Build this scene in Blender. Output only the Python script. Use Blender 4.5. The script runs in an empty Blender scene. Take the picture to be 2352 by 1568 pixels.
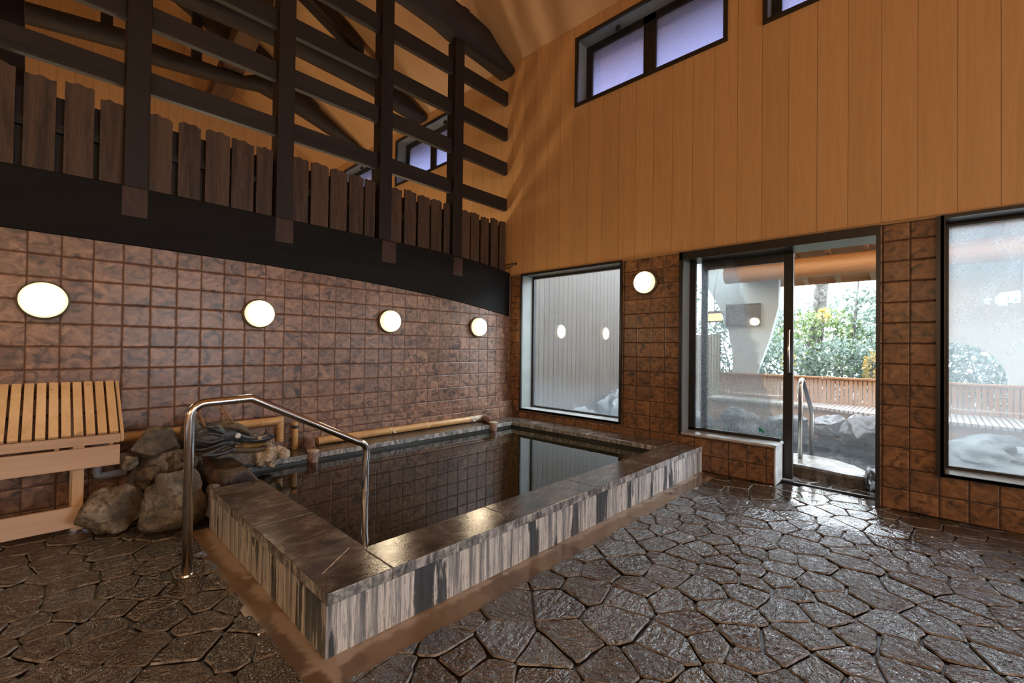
import bpy, bmesh, math, random
import numpy as np
from mathutils import Vector, Matrix, noise, Quaternion

random.seed(7)
SC = bpy.context.scene
COL = SC.collection
PI = math.pi

# ------------------------------------------------------------------ mesh helpers
class MB:
    """collects simple solids and links them as ONE mesh object"""
    def __init__(s):
        s.bm = bmesh.new()

    def quad(s, pts, mi=0):
        s.bm.faces.new([s.bm.verts.new(p) for p in pts]).material_index = mi
        return s

    def box(s, x0, x1, y0, y1, z0, z1, mi=0):
        v = [s.bm.verts.new((x, y, z)) for x in (x0, x1) for y in (y0, y1) for z in (z0, z1)]
        for q in ((0, 1, 3, 2), (4, 6, 7, 5), (0, 4, 5, 1), (2, 3, 7, 6), (0, 2, 6, 4), (1, 5, 7, 3)):
            s.bm.faces.new([v[i] for i in q]).material_index = mi
        return s

    def prism(s, pts, axis, a, b, mi=0):
        """2-D outline pts extruded from a to b along axis ('X': pts are (y,z), 'Y': (x,z), 'Z': (x,y))"""
        def P(p, t):
            return {'X': (t, p[0], p[1]), 'Y': (p[0], t, p[1]), 'Z': (p[0], p[1], t)}[axis]
        A = [s.bm.verts.new(P(p, a)) for p in pts]
        B = [s.bm.verts.new(P(p, b)) for p in pts]
        n = len(pts)
        s.bm.faces.new(A).material_index = mi
        s.bm.faces.new(B[::-1]).material_index = mi
        for i in range(n):
            s.bm.faces.new((A[i], B[i], B[(i + 1) % n], A[(i + 1) % n])).material_index = mi
        return s

    def rings(s, rings, cap=True, mi=0):
        """loft through lists of points (all the same length)"""
        R = [[s.bm.verts.new(p) for p in r] for r in rings]
        n = len(R[0])
        for a, b in zip(R, R[1:]):
            for i in range(n):
                s.bm.faces.new((a[i], a[(i + 1) % n], b[(i + 1) % n], b[i])).material_index = mi
        if cap:
            s.bm.faces.new(R[0][::-1]).material_index = mi
            s.bm.faces.new(R[-1]).material_index = mi
        return s

    def tube(s, path, r, n=12, cap=True, mi=0):
        P = [Vector(p) for p in path]
        rad = r if isinstance(r, (list, tuple)) else [r] * len(P)
        rings = []
        up = None
        for i, p in enumerate(P):
            d = (P[min(i + 1, len(P) - 1)] - P[max(i - 1, 0)]).normalized()
            if up is None:
                up = Vector((0, 0, 1)) if abs(d.z) < .9 else Vector((1, 0, 0))
            u = d.cross(up).normalized(); w = u.cross(d).normalized(); up = w
            rings.append([p + (u * math.cos(t) + w * math.sin(t)) * rad[i] for t in [2 * PI * k / n for k in range(n)]])
        return s.rings(rings, cap, mi)

    def lathe(s, prof, c, axis, n=32, mi=0):
        """prof: (radius, height) pairs, turned about `axis` through c"""
        ax = Vector(axis).normalized()
        u = ax.orthogonal().normalized(); w = ax.cross(u)
        c = Vector(c)
        rings = [[c + ax * h + (u * math.cos(t) + w * math.sin(t)) * max(r, 1e-4) for t in [2 * PI * k / n for k in range(n)]] for r, h in prof]
        return s.rings(rings, True, mi)

    def blob(s, c, r, sub=3, rough=.17, seed=0, cuts=12, rot=(0, 0, 0), zmin=None, square=1.0, mi=0):
        """a boulder: sphere with flattened facets and noise"""
        rng = random.Random(seed)
        b = bmesh.new()
        bmesh.ops.create_icosphere(b, subdivisions=sub, radius=1)
        planes = []
        for _ in range(cuts):
            d = Vector((rng.gauss(0, 1), rng.gauss(0, 1), rng.gauss(0, 1))).normalized()
            planes.append((d, rng.uniform(.58, .86)))
        M = Matrix.Rotation(rot[2], 3, 'Z') @ Matrix.Rotation(rot[1], 3, 'Y') @ Matrix.Rotation(rot[0], 3, 'X')
        off = Vector((rng.uniform(0, 50), rng.uniform(0, 50), rng.uniform(0, 50)))
        mp = {}
        for v in b.verts:
            p = v.co.copy()
            if square != 1:
                p = Vector([math.copysign(abs(q) ** square, q) for q in p])
            for d, h in planes:
                t = p.dot(d)
                if t > h: p -= d * (t - h) * .95
            p *= 1 + rough * (noise.noise(p * 1.7 + off) + .5 * noise.noise(p * 4 + off) + .22 * noise.noise(p * 9 + off))
            p = M @ Vector((p.x * r[0], p.y * r[1], p.z * r[2])) + Vector(c)
            if zmin is not None and p.z < zmin: p.z = zmin
            mp[v.index] = s.bm.verts.new(p)
        for f in b.faces:
            s.bm.faces.new([mp[v.index] for v in f.verts]).material_index = mi
        b.free()
        return s

    def build(s, name, mats, parent=None, smooth=False, bevel=0, angle=None, attr=None):
        bmesh.ops.recalc_face_normals(s.bm, faces=s.bm.faces)
        me = bpy.data.meshes.new(name)
        s.bm.to_mesh(me); s.bm.free()
        for m in (mats if isinstance(mats, (list, tuple)) else [mats]):
            me.materials.append(m)
        if smooth:
            for p in me.polygons: p.use_smooth = True
        o = bpy.data.objects.new(name, me)
        COL.objects.link(o)
        if parent is not None:
            o.parent = parent
            o.matrix_parent_inverse = world_of(parent).inverted()
        if bevel:
            m = o.modifiers.new('bevel', 'BEVEL'); m.width = bevel; m.segments = 2; m.limit_method = 'ANGLE'; m.angle_limit = .7
        if angle is not None and smooth:
            m = o.modifiers.new('split', 'EDGE_SPLIT'); m.split_angle = angle
        if attr is not None:
            a = me.attributes.new('rnd', 'FLOAT', 'FACE'); a.data.foreach_set('value', attr)
        return o

def world_of(o):
    M = Matrix.LocRotScale(o.location, o.rotation_euler, o.scale)
    return M if o.parent is None else world_of(o.parent) @ o.matrix_parent_inverse @ M

def tag(o, label, cat, group=None, kind=None):
    o['label'] = label; o['category'] = cat
    if group: o['group'] = group
    if kind: o['kind'] = kind
    return o

def struct(o, label=None):
    o['kind'] = 'structure'
    if label: o['label'] = label
    return o

def thing(name, loc, label, cat, group=None):
    o = bpy.data.objects.new(name, None); COL.objects.link(o)
    o.location = loc; o.empty_display_size = .1
    return tag(o, label, cat, group)

def copy_tree(src, loc, label, rz=0):
    """a thing and its parts, copied one by one (mesh data shared)"""
    r = src.copy(); COL.objects.link(r); r.location = loc; r.rotation_euler = (0, 0, rz); r['label'] = label
    for ch in src.children:
        c = ch.copy(); COL.objects.link(c); c.parent = r; c.matrix_parent_inverse = ch.matrix_parent_inverse.copy()
        for g in ch.children:
            d = g.copy(); COL.objects.link(d); d.parent = c; d.matrix_parent_inverse = g.matrix_parent_inverse.copy()
    return r

# ------------------------------------------------------------------ material helpers
class NT:
    def __init__(s, name):
        s.m = bpy.data.materials.new(name); s.m.use_nodes = True
        s.t = s.m.node_tree; s.t.nodes.clear()
        s.out = s.t.nodes.new('ShaderNodeOutputMaterial')
    def n(s, typ, ins=None, **props):
        nd = s.t.nodes.new('ShaderNode' + typ)
        for k, v in props.items(): setattr(nd, k, v)
        for k, v in (ins or {}).items():
            i = nd.inputs[k]
            if isinstance(v, bpy.types.NodeSocket): s.t.links.new(v, i)
            elif v is not None: i.default_value = v
        return nd
    def math(s, op, a, b=None, c=None, clamp=False):
        nd = s.n('Math', operation=op, use_clamp=clamp)
        for i, v in enumerate((a, b, c)):
            if v is None: continue
            if isinstance(v, bpy.types.NodeSocket): s.t.links.new(v, nd.inputs[i])
            else: nd.inputs[i].default_value = v
        return nd.outputs[0]
    def co(s):
        return s.n('TexCoord').outputs['Object']
    def xyz(s, v):
        return s.n('SeparateXYZ', {0: v}).outputs
    def vec(s, x, y, z):
        return s.n('CombineXYZ', {0: x, 1: y, 2: z}).outputs[0]
    def scale(s, v, sc):
        return s.n('VectorMath', {0: v, 1: sc}, operation='MULTIPLY').outputs[0]
    def add(s, v, w):
        return s.n('VectorMath', {0: v, 1: w}, operation='ADD').outputs[0]
    def noise(s, v, sc, det=3, rough=.5, dist=0):
        return s.n('TexNoise', {'Vector': v, 'Scale': sc, 'Detail': det, 'Roughness': rough, 'Distortion': dist}).outputs[0]
    def ramp(s, f, stops, interp='LINEAR'):
        r = s.n('ValToRGB', {0: f}); cr = r.color_ramp; cr.interpolation = interp
        while len(cr.elements) < len(stops): cr.elements.new(.5)
        for e, (p, c) in zip(cr.elements, stops):
            e.position = p; e.color = (*c, 1) if len(c) == 3 else c
        return r.outputs[0]
    def maprange(s, v, a, b, c=0., d=1., smooth=True):
        nd = s.n('MapRange', {'Value': v, 'From Min': a, 'From Max': b, 'To Min': c, 'To Max': d})
        if smooth: nd.interpolation_type = 'SMOOTHSTEP'
        return nd.outputs[0]
    def mix(s, f, a, b, blend='MIX'):
        nd = s.n('Mix', data_type='RGBA', blend_type=blend)
        for i, v in ((0, f), (6, a), (7, b)):
            if isinstance(v, bpy.types.NodeSocket): s.t.links.new(v, nd.inputs[i])
            elif isinstance(v, (tuple, list)): nd.inputs[i].default_value = (*v[:3], 1)
            else: nd.inputs[i].default_value = v
        return nd.outputs[2]
    def bump(s, h, strength=.5, dist=.01, normal=None):
        return s.n('Bump', {'Height': h, 'Strength': strength, 'Distance': dist, 'Normal': normal}).outputs[0]
    def bsdf(s, col, rough=.5, metal=0, normal=None, ior=1.5, spec=.5, coat=0, coat_rough=.1, **kw):
        c = col if isinstance(col, bpy.types.NodeSocket) else (*col[:3], 1)
        ins = {'Base Color': c, 'Roughness': rough, 'Metallic': metal, 'Normal': normal, 'IOR': ior, 'Specular IOR Level': spec, 'Coat Weight': coat, 'Coat Roughness': coat_rough}
        ins.update(kw)
        return s.n('BsdfPrincipled', ins).outputs[0]
    def done(s, sh):
        s.t.links.new(sh, s.out.inputs[0]); return s.m

def plain(name, col, rough=.5, metal=0, var=.12, nscale=20, bump=0.0, spec=.5):
    t = NT(name); c = t.co(); f = t.noise(c, nscale, 3)
    lo = tuple(x * (1 - var) for x in col); hi = tuple(min(1, x * (1 + var)) for x in col)
    cc = t.ramp(f, [(.3, lo), (.7, hi)])
    nm = t.bump(f, bump, .004) if bump else None
    return t.done(t.bsdf(cc, rough, metal, nm, spec=spec))

def wood(name, dark, light, axis='X', scale=9, rough=.55, stretch=14, bump=.25, spec=.35, knots=0.0):
    t = NT(name); c = t.co()
    k = {'X': (1 / stretch, 1, 1), 'Y': (1, 1 / stretch, 1), 'Z': (1, 1, 1 / stretch)}[axis]
    v = t.scale(c, k)
    inf = t.n('ObjectInfo').outputs['Random']
    v = t.add(v, t.vec(t.math('MULTIPLY', inf, 13.), t.math('MULTIPLY', inf, 7.), t.math('MULTIPLY', inf, 5.)))
    f = t.noise(v, scale, 5, .6, .6); g = t.noise(v, scale * 7, 3, .6)
    h = t.math('MULTIPLY_ADD', g, .35, t.math('MULTIPLY', f, .75))
    h = t.math('ADD', h, t.math('MULTIPLY_ADD', inf, .12, -.06))
    col = t.ramp(h, [(.36, dark), (.66, light)])
    if knots:
        kn = t.noise(t.scale(c, (1, 1, 1)), 14, 2)
        col = t.mix(t.maprange(kn, .66, .74, 0, knots), col, tuple(x * .45 for x in dark))
    return t.done(t.bsdf(col, rough, 0, t.bump(h, bump, .004), spec=spec))

def tile(name, axis, u0, du, v0, dv, cols, joint, rough=.34):
    """square glazed tiles: axis names the wall direction"""
    t = NT(name); c = t.co(); x, y, z = t.xyz(c)
    # walls facing X use Y,Z; walls facing Y use X,Z; tops use both
    u = {'X': x, 'Y': y}[axis]; w = z
    un = t.math('DIVIDE', t.math('SUBTRACT', u, u0), du); vn = t.math('DIVIDE', t.math('SUBTRACT', w, v0), dv)
    fu = t.math('FRACT', un); fv = t.math('FRACT', vn)
    eu = t.math('MULTIPLY', t.math('MINIMUM', fu, t.math('SUBTRACT', 1., fu)), du)
    ev = t.math('MULTIPLY', t.math('MINIMUM', fv, t.math('SUBTRACT', 1., fv)), dv)
    wob = t.math('MULTIPLY_ADD', t.noise(c, 35, 2), .0022, -.0011)
    d = t.math('ADD', t.math('MINIMUM', eu, ev), wob)
    cell = t.vec(t.math('FLOOR', un), t.math('FLOOR', vn), .5)
    rn = t.n('TexWhiteNoise', {0: cell})
    off = t.scale(rn.outputs['Color'], (9, 9, 9))
    p = t.add(t.scale(c, (1, 1, 1.25)), off)
    m1 = t.noise(p, 11, 4, .55, 1.3); m2 = t.noise(p, 24, 4, .6, .8)
    base = t.ramp(m1, [(.34, cols[0]), (.44, cols[1]), (.55, cols[2]), (.68, cols[3])])
    dk = t.maprange(m2, .57, .68, 0, .6)
    base = t.mix(dk, base, cols[0])
    val = t.math('MULTIPLY_ADD', rn.outputs['Value'], .36, .86)
    base = t.mix(1., base, t.vec(val, val, val), 'MULTIPLY')
    j = t.maprange(d, .0022, .0046)
    col = t.mix(j, joint, base)
    h = t.math('ADD', t.maprange(d, .001, .011), t.math('MULTIPLY', m1, .25))
    h = t.math('ADD', h, t.math('MULTIPLY', m2, .12))
    r = t.math('MULTIPLY_ADD', j, rough - .75, .75)
    return t.done(t.bsdf(col, r, 0, t.bump(h, .55, .006), spec=.5))

# ------------------------------------------------------------------ materials
LT = [(.052, .031, .025), (.160, .090, .061), (.225, .125, .081), (.32, .185, .120)]
RT = [(.050, .027, .016), (.155, .074, .032), (.205, .098, .040), (.26, .135, .058)]
M = {}
M['tile_left'] = tile('tile_left', 'X', .067, .16, .0665, .1549, LT, (.085, .040, .026))
M['tile_right'] = tile('tile_right', 'Y', -.005, .16, -.003, .1575, RT, (.028, .014, .009))
M['tile_right_low'] = tile('tile_right_low', 'Y', -.0105, .146, -.003, .1575, RT, (.028, .014, .009))

def panel(name, axis, u0, du, a, b):
    t = NT(name); c = t.co(); x, y, z = t.xyz(c)
    u = {'X': x, 'Y': y}[axis]
    un = t.math('DIVIDE', t.math('SUBTRACT', u, u0), du); fu = t.math('FRACT', un)
    d = t.math('MULTIPLY', t.math('MINIMUM', fu, t.math('SUBTRACT', 1., fu)), du)
    rn = t.n('TexWhiteNoise', {'W': t.math('FLOOR', un)}, noise_dimensions='1D').outputs['Value']
    v = t.add(t.scale(c, (1, 1, .045)), t.vec(0., t.math('MULTIPLY', rn, 8.), t.math('MULTIPLY', rn, 3.)))
    g = t.noise(v, 22, 5, .6, .7); g2 = t.noise(v, 90, 3, .6)
    h = t.math('MULTIPLY_ADD', g2, .4, t.math('MULTIPLY', g, .6))
    col = t.ramp(h, [(.35, a), (.65, b)])
    val = t.math('MULTIPLY_ADD', rn, .10, .95)
    col = t.mix(1., col, t.vec(val, val, val), 'MULTIPLY')
    j = t.maprange(d, .0012, .0032)
    col = t.mix(j, tuple(q * .55 for q in a), col)
    return t.done(t.bsdf(col, .42, 0, t.bump(t.math('ADD', j, t.math('MULTIPLY', h, .04)), .5, .004), spec=.35))
M['panel'] = panel('panel_orange', 'Y', .113, .21, (.48, .265, .105), (.57, .325, .14))
M['panel_x'] = panel('panel_orange_x', 'X', .05, .21, (.48, .265, .105), (.57, .325, .14))
t = NT('ceiling_board'); c = t.co()
f = t.noise(t.scale(c, (.25, 1, .25)), 3, 4, .6)
M['ceiling'] = t.done(t.bsdf(t.ramp(f, [(.35, (.52, .29, .125)), (.65, (.58, .335, .15))]), .45, spec=.3))
M['timber'] = wood('dark_timber', (.016, .0105, .0085), (.045, .030, .024), 'X', 9, .6)
M['timber_z'] = wood('dark_timber_z', (.0056, .0032, .0024), (.0150, .0086, .0064), 'Z', 9, .55)
M['timber_y'] = wood('dark_timber_y', (.05, .028, .015), (.11, .062, .032), 'Y', 9, .6)
M['log'] = wood('charred_log', (.007, .0055, .0048), (.034, .023, .017), 'X', 7, .65, 9)
M['board'] = wood('fence_board', (.016, .0088, .0055), (.085, .050, .029), 'Z', 16, .55, 12, .4)
M['rail'] = wood('fence_rail', (.0075, .0053, .0040), (.0232, .0161, .0120), 'X', 10, .6)
M['beam'] = wood('black_beam', (.0038, .0034, .0032), (.0085, .0072, .0064), 'X', 8, .6, spec=.15)
M['tenon'] = wood('tenon_end', (.020, .008, .005), (.050, .022, .014), 'Z', 20, .5, 3)
M['pale_y'] = wood('pale_wood_y', (.56, .355, .17), (.70, .475, .26), 'Y', 10, .5, 14, .12, knots=.55)
M['pale_x'] = wood('pale_wood_x', (.52, .35, .235), (.64, .46, .33), 'X', 10, .5, 14, .12)
M['pale_z'] = wood('pale_wood_z', (.54, .36, .21), (.66, .47, .30), 'Z', 10, .5, 14, .12)

def stone(name, a, b, c2, sc=6, rough=.55, bump=.6, spec=.5):
    t = NT(name); c = t.co()
    f = t.noise(c, sc, 6, .62, .4); g = t.noise(c, sc * 3.7, 5, .65); k = t.noise(c, sc * 14, 3, .7)
    col = t.ramp(f, [(.36, a), (.5, b), (.62, c2)])
    col = t.mix(t.maprange(g, .48, .60, 0, .7), col, tuple(q * .45 for q in a))
    h = t.math('ADD', t.math('MULTIPLY', f, .6), t.math('MULTIPLY_ADD', k, .25, t.math('MULTIPLY', g, .4)))
    return t.done(t.bsdf(col, rough, 0, t.bump(h, bump, .02), spec=spec))
M['rock'] = stone('brown_rock', (.055, .042, .028), (.115, .092, .063), (.20, .168, .122), 7)
M['rock_dark'] = stone('dark_rock', (.035, .026, .018), (.075, .056, .038), (.14, .11, .075), 8, .4)
M['rock_pale'] = stone('calcite_rock', (.075, .058, .038), (.14, .115, .08), (.34, .31, .265), 5)
M['slab'] = stone('iron_slab', (.022, .012, .007), (.050, .027, .014), (.12, .065, .028), 14, .32)
M['crust'] = stone('mineral_crust', (.36, .29, .20), (.55, .47, .36), (.72, .66, .55), 18, .6)
M['grout'] = stone('grey_mortar', (.10, .085, .075), (.17, .15, .135), (.26, .235, .22), 16, .7)
M['rock_out'] = stone('wet_grey_rock', (.0190, .0180, .0175), (.0365, .0350, .0345), (.0665, .0630, .0610), 6, .32)
M['rim_out'] = stone('wet_rim_stone', (.081, .071, .056), (.149, .136, .115), (.248, .236, .211), 6, .12, .35)

# pool rim: cap and streaked face
t = NT('rim_cap'); c = t.co()
f = t.noise(t.scale(c, (1, 1.6, 1)), 6, 7, .7, .6); g = t.noise(c, 110, 3, .6)
col = t.ramp(f, [(.36, (.034, .027, .022)), (.5, (.078, .062, .050)), (.62, (.14, .114, .093)), (.74, (.24, .205, .172))])
h = t.math('MULTIPLY_ADD', g, .5, f)
M['rim_cap'] = t.done(t.bsdf(col, t.math('MULTIPLY_ADD', f, .22, .05), 0, t.bump(h, .25, .005), spec=.5))
def streaks(name, axis, tone, low=.46, shift=.06):
    t = NT(name); c = t.co()
    k = (1, 1, .05)
    v = t.scale(c, k)
    v = t.add(v, t.vec(3.7, 1.9, 0.))
    w = t.add(c, t.vec(0., 0., t.math('MULTIPLY', t.noise(c, 9, 2), .3)))
    a = t.noise(t.scale(w, (1, 1, .10)), 5.5, 3, .6)
    b = t.noise(t.scale(v, (1, 1, .8)), 24, 6, .75, .1); fine = t.noise(t.scale(c, (1, 1, .14)), 85, 5, .75)
    pale = t.ramp(b, [(.36, (.10, .11, .118)), (.46, (.30, .30, .30)), (.54, (.64, .62, .59)), (.70, tone)])
    pale = t.mix(t.maprange(fine, .52, .64, 0, .7), pale, (.16, .17, .18))
    dark = t.ramp(b, [(.35, (.026, .031, .036)), (.6, (.075, .085, .095)), (.72, (.30, .30, .30))])
    s = t.math('ADD', a, t.math('MULTIPLY_ADD', fine, .10, -.05))
    col = t.mix(t.maprange(s, .545 + shift, .565 + shift, 0, 1), pale, dark)
    s = t.math('ADD', s, fine)
    return t.done(t.bsdf(col, .35, 0, t.bump(s, .3, .006), spec=.5))
M['face_x'] = streaks('rim_face_front', 'X', (.66, .58, .48), shift=.0)
M['face_y'] = streaks('rim_face_side', 'Y', (.34, .25, .17), shift=.035)  # same stone as the front; browner tone puts its lighting into the colour
t = NT('rim_edge'); c = t.co()
f = t.noise(t.scale(c, (1, 1, .5)), 26, 5, .7, .5)
col = t.ramp(f, [(.38, (.07, .073, .076)), (.5, (.22, .222, .22)), (.62, (.50, .49, .47))])
M['rim_edge'] = t.done(t.bsdf(col, .3, 0, t.bump(f, .3, .005)))
M['pool_wall'] = plain('pool_wall', (.022, .026, .024), .35, nscale=8, var=.4)

# crazy paving
t = NT('paving_stone'); c = t.co()
rn = t.n('Attribute', attribute_name='rnd').outputs['Fac']
sh = t.add(c, t.vec(t.math('MULTIPLY', rn, 31.), t.math('MULTIPLY', rn, 17.), 0.))
ang = t.math('MULTIPLY', rn, 40.)
rot = t.n('VectorRotate', {'Vector': sh, 'Angle': ang}, rotation_type='Z_AXIS').outputs[0]
cl = t.noise(t.scale(rot, (1, 2.2, 1)), 15, 4, .56, .9)      # cleft relief, run one way in each stone
fi = t.noise(rot, 55, 2, .5)
big = t.noise(sh, 5, 3, .5)
val = t.math('MULTIPLY_ADD', rn, .8, .55)
col = t.ramp(t.math('MULTIPLY_ADD', cl, .6, t.math('MULTIPLY', big, .4)), [(.34, (.011, .0085, .0065)), (.5, (.028, .021, .016)), (.66, (.062, .048, .036))])
col = t.mix(1., col, t.vec(val, val, val), 'MULTIPLY')
px_, py_, pz_ = t.xyz(c)
# standing water film in the low spot before the doorway
dd = t.n('VectorMath', {0: t.scale(c, (1, 1.15, 0)), 1: (4.65, .80, 0)}, operation='DISTANCE').outputs['Value']
film = t.maprange(t.math('ADD', dd, t.math('MULTIPLY_ADD', t.noise(c, 4, 4), 1.1, -.55)), .35, 1.5, 1, 0)
h = t.math('ADD', t.math('MULTIPLY', cl, 1.0), t.math('MULTIPLY', fi, .42))
bs = t.math('MULTIPLY_ADD', film, -.92, 1.)
nb = t.n('Bump', {'Height': h, 'Strength': t.math('MULTIPLY', bs, .85), 'Distance': .034}).outputs[0]
rg = t.math('MULTIPLY_ADD', film, -.08, t.math('MULTIPLY_ADD', big, .08, .05))
M['paving'] = t.done(t.bsdf(col, rg, 0, nb, ior=t.math('MULTIPLY_ADD', film, .4, 2.45), spec=.5))
t = NT('paving_edge'); c = t.co()
f = t.noise(c, 22, 4, .7)
M['paving_edge'] = t.done(t.bsdf(t.ramp(f, [(.38, (.05, .042, .035)), (.6, (.24, .21, .18))]), .3, 0, t.bump(f, .4, .006)))
t = NT('paving_joint'); c = t.co()
f = t.noise(c, 30, 4, .6)
M['joint'] = t.done(t.bsdf(t.ramp(f, [(.3, (.012, .008, .006)), (.7, (.035, .024, .018))]), .45, 0, t.bump(f, .3, .006)))
t = NT('gutter_ochre'); c = t.co()
f = t.noise(c, 5, 5, .6, .4); g = t.noise(t.scale(c, (1, 1, 1)), 2.2, 2, .5)
x, y, z = t.xyz(c)
nearp = t.math('MINIMUM', t.math('ABSOLUTE', t.math('SUBTRACT', x, .735)), t.math('ABSOLUTE', t.math('SUBTRACT', y, 1.655)))
lime = t.maprange(t.math('ADD', nearp, t.math('MULTIPLY_ADD', f, .22, -.11)), .0, .04, 1, 0)
wet = t.maprange(g, .44, .56)
col = t.ramp(f, [(.3, (.165, .105, .058)), (.7, (.27, .18, .11))])
col = t.mix(t.math('MULTIPLY', wet, .55), col, (.065, .026, .006))
col = t.mix(t.math('MULTIPLY', lime, .85), col, (.42, .32, .24))
M['gutter'] = t.done(t.bsdf(col, t.math('MULTIPLY_ADD', wet, -.28, .36), 0, t.bump(f, .15, .006), spec=.5))

# water, metal, glass
t = NT('bath_water'); c = t.co()
f = t.noise(c, 5, 2)
M['water'] = t.done(t.bsdf(t.ramp(t.noise(c, 1.2, 2), [(.3, (.010, .0085, .004)), (.7, (.020, .015, .007))]), .015, 0, t.bump(f, .035, .01), ior=1.36, spec=.62))
t = NT('outdoor_water'); c = t.co()
f = t.noise(c, 7, 3)
M['water_out'] = t.done(t.bsdf((.025, .028, .03), .09, 0, t.bump(f, .25, .02), ior=1.33))
M['steel'] = plain('stainless', (.62, .61, .60), .17, 1, .05, 40)
M['alu_dark'] = plain('black_aluminium', (.014, .012, .011), .34, 0, .2, 10, spec=.5)
M['alu_grey'] = plain('grey_reveal', (.22, .235, .225), .38, 0, .12, 5)
M['alu_sill'] = plain('pale_sill', (.42, .43, .42), .25, 0, .25, 9)
M['bronze'] = plain('lamp_rim', (.11, .085, .055), .4, .3)
M['pvc'] = plain('grey_pvc', (.25, .26, .30), .4)
M['cream'] = plain('molding', (.30, .165, .065), .45)

def glass(name, fog, tint=(.93, .97, .96), pattern=None, fogcol=(.28, .315, .335)):
    """clear pane with condensation: the fog is real scattering film"""
    t = NT(name); c = t.co(); x, y, z = t.xyz(c)
    fine = t.noise(t.scale(c, (1, 1, .55)), 260, 2, .6); mid = t.noise(c, 9, 3)
    tr = t.n('BsdfTransparent', {0: (*tint, 1)}).outputs[0]
    gl = t.n('BsdfGlossy', {'Roughness': .015, 'Color': (1, 1, 1, 1)}).outputs[0]
    fr = t.n('Fresnel', {'IOR': 1.5}).outputs[0]
    cl = t.n('MixShader', {0: fr, 1: tr, 2: gl}).outputs[0]
    tl = t.n('BsdfTranslucent', {0: (*fogcol, 1)}).outputs[0]
    df = t.n('BsdfDiffuse', {0: (.35, .36, .36, 1)}).outputs[0]
    fg = t.n('MixShader', {0: .12, 1: tl, 2: df}).outputs[0]
    f = pattern(t, x, y, z, mid) if pattern else fog
    f = t.math('MULTIPLY', f, t.math('MULTIPLY_ADD', fine, .9, .55), clamp=True)
    f = t.math('MINIMUM', f, .93)
    fog_sh = t.n('MixShader', {0: .06, 1: fg, 2: t.n('BsdfGlossy', {'Roughness': .06}).outputs[0]}).outputs[0]
    return t.done(t.n('MixShader', {0: f, 1: cl, 2: fog_sh}).outputs[0])

def fog_win1(t, x, y, z, mid):
    return t.math('MULTIPLY_ADD', mid, .14, t.maprange(z, .9, .35, -.02, .30))
def fog_door(t, x, y, z, mid):
    a = t.maprange(t.math('ADD', t.math('MULTIPLY_ADD', z, -.22, y), t.math('MULTIPLY', mid, .12)), 1.02, 1.08, .10, .55)
    b = t.maprange(z, .34, .60, .45, 0)
    return t.math('MAXIMUM', a, b)
def fog_right(t, x, y, z, mid):
    return t.math('MULTIPLY_ADD', mid, .3, t.maprange(z, .35, 1.5, .16, .34))
M['glass1'] = glass('glass_one', .3, pattern=fog_win1)
M['glass_door'] = glass('glass_two', .4, pattern=fog_door)
M['glass_clear'] = glass('glass_clear', .05)
M['glass3'] = glass('glass_three', .6, pattern=fog_right)
M['glass_high'] = glass('glass_high', .75, (.16, .165, .25), fogcol=(.13, .133, .24))

t = NT('lamp_glow')
M['glow'] = t.done(t.n('Emission', {0: (1, .79, .52, 1), 1: 46.}).outputs[0])
t = NT('lamp_rim_glow')
M['glow_rim'] = t.done(t.n('Emission', {0: (1, .80, .50, 1), 1: 1.2}).outputs[0])
t = NT('lantern_glow')
M['lantern_glow'] = t.done(t.n('Emission', {0: (1, .72, .36, 1), 1: 3.}).outputs[0])

# ------------------------------------------------------------------ room shell
XW, YW, EAVE, SL, RX = 4.485, 4.335, 5.17, .606, .2
def roof_z(x):
    return EAVE + (XW - x) * SL if x >= RX else EAVE + (XW - RX) * SL - (RX - x) * SL
def wall_x(name, x0, x1, y0, y1, z0, z1, holes, mat):
    ys = sorted({y0, y1, *[h[0] for h in holes], *[h[1] for h in holes]}); zs = sorted({z0, z1, *[h[2] for h in holes], *[h[3] for h in holes]})
    ys = [v for v in ys if y0 <= v <= y1]; zs = [v for v in zs if z0 <= v <= z1]
    def solid(i, j):
        if i < 0 or j < 0 or i >= len(ys) - 1 or j >= len(zs) - 1: return False
        cy, cz = (ys[i] + ys[i + 1]) / 2, (zs[j] + zs[j + 1]) / 2
        return not any(h[0] < cy < h[1] and h[2] < cz < h[3] for h in holes)
    m = MB()
    for i in range(len(ys) - 1):
        for j in range(len(zs) - 1):
            if not solid(i, j): continue
            a, b, c, d = ys[i], ys[i + 1], zs[j], zs[j + 1]
            m.quad([(x0, a, c), (x0, b, c), (x0, b, d), (x0, a, d)]); m.quad([(x1, a, c), (x1, a, d), (x1, b, d), (x1, b, c)])
            if not solid(i - 1, j): m.quad([(x0, a, c), (x0, a, d), (x1, a, d), (x1, a, c)])
            if not solid(i + 1, j): m.quad([(x0, b, c), (x1, b, c), (x1, b, d), (x0, b, d)])
            if not solid(i, j - 1): m.quad([(x0, a, c), (x1, a, c), (x1, b, c), (x0, b, c)])
            if not solid(i, j + 1): m.quad([(x0, a, d), (x0, b, d), (x1, b, d), (x1, a, d)])
    bmesh.ops.remove_doubles(m.bm, verts=m.bm.verts, dist=1e-5)
    return m.build(name, mat)

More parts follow.
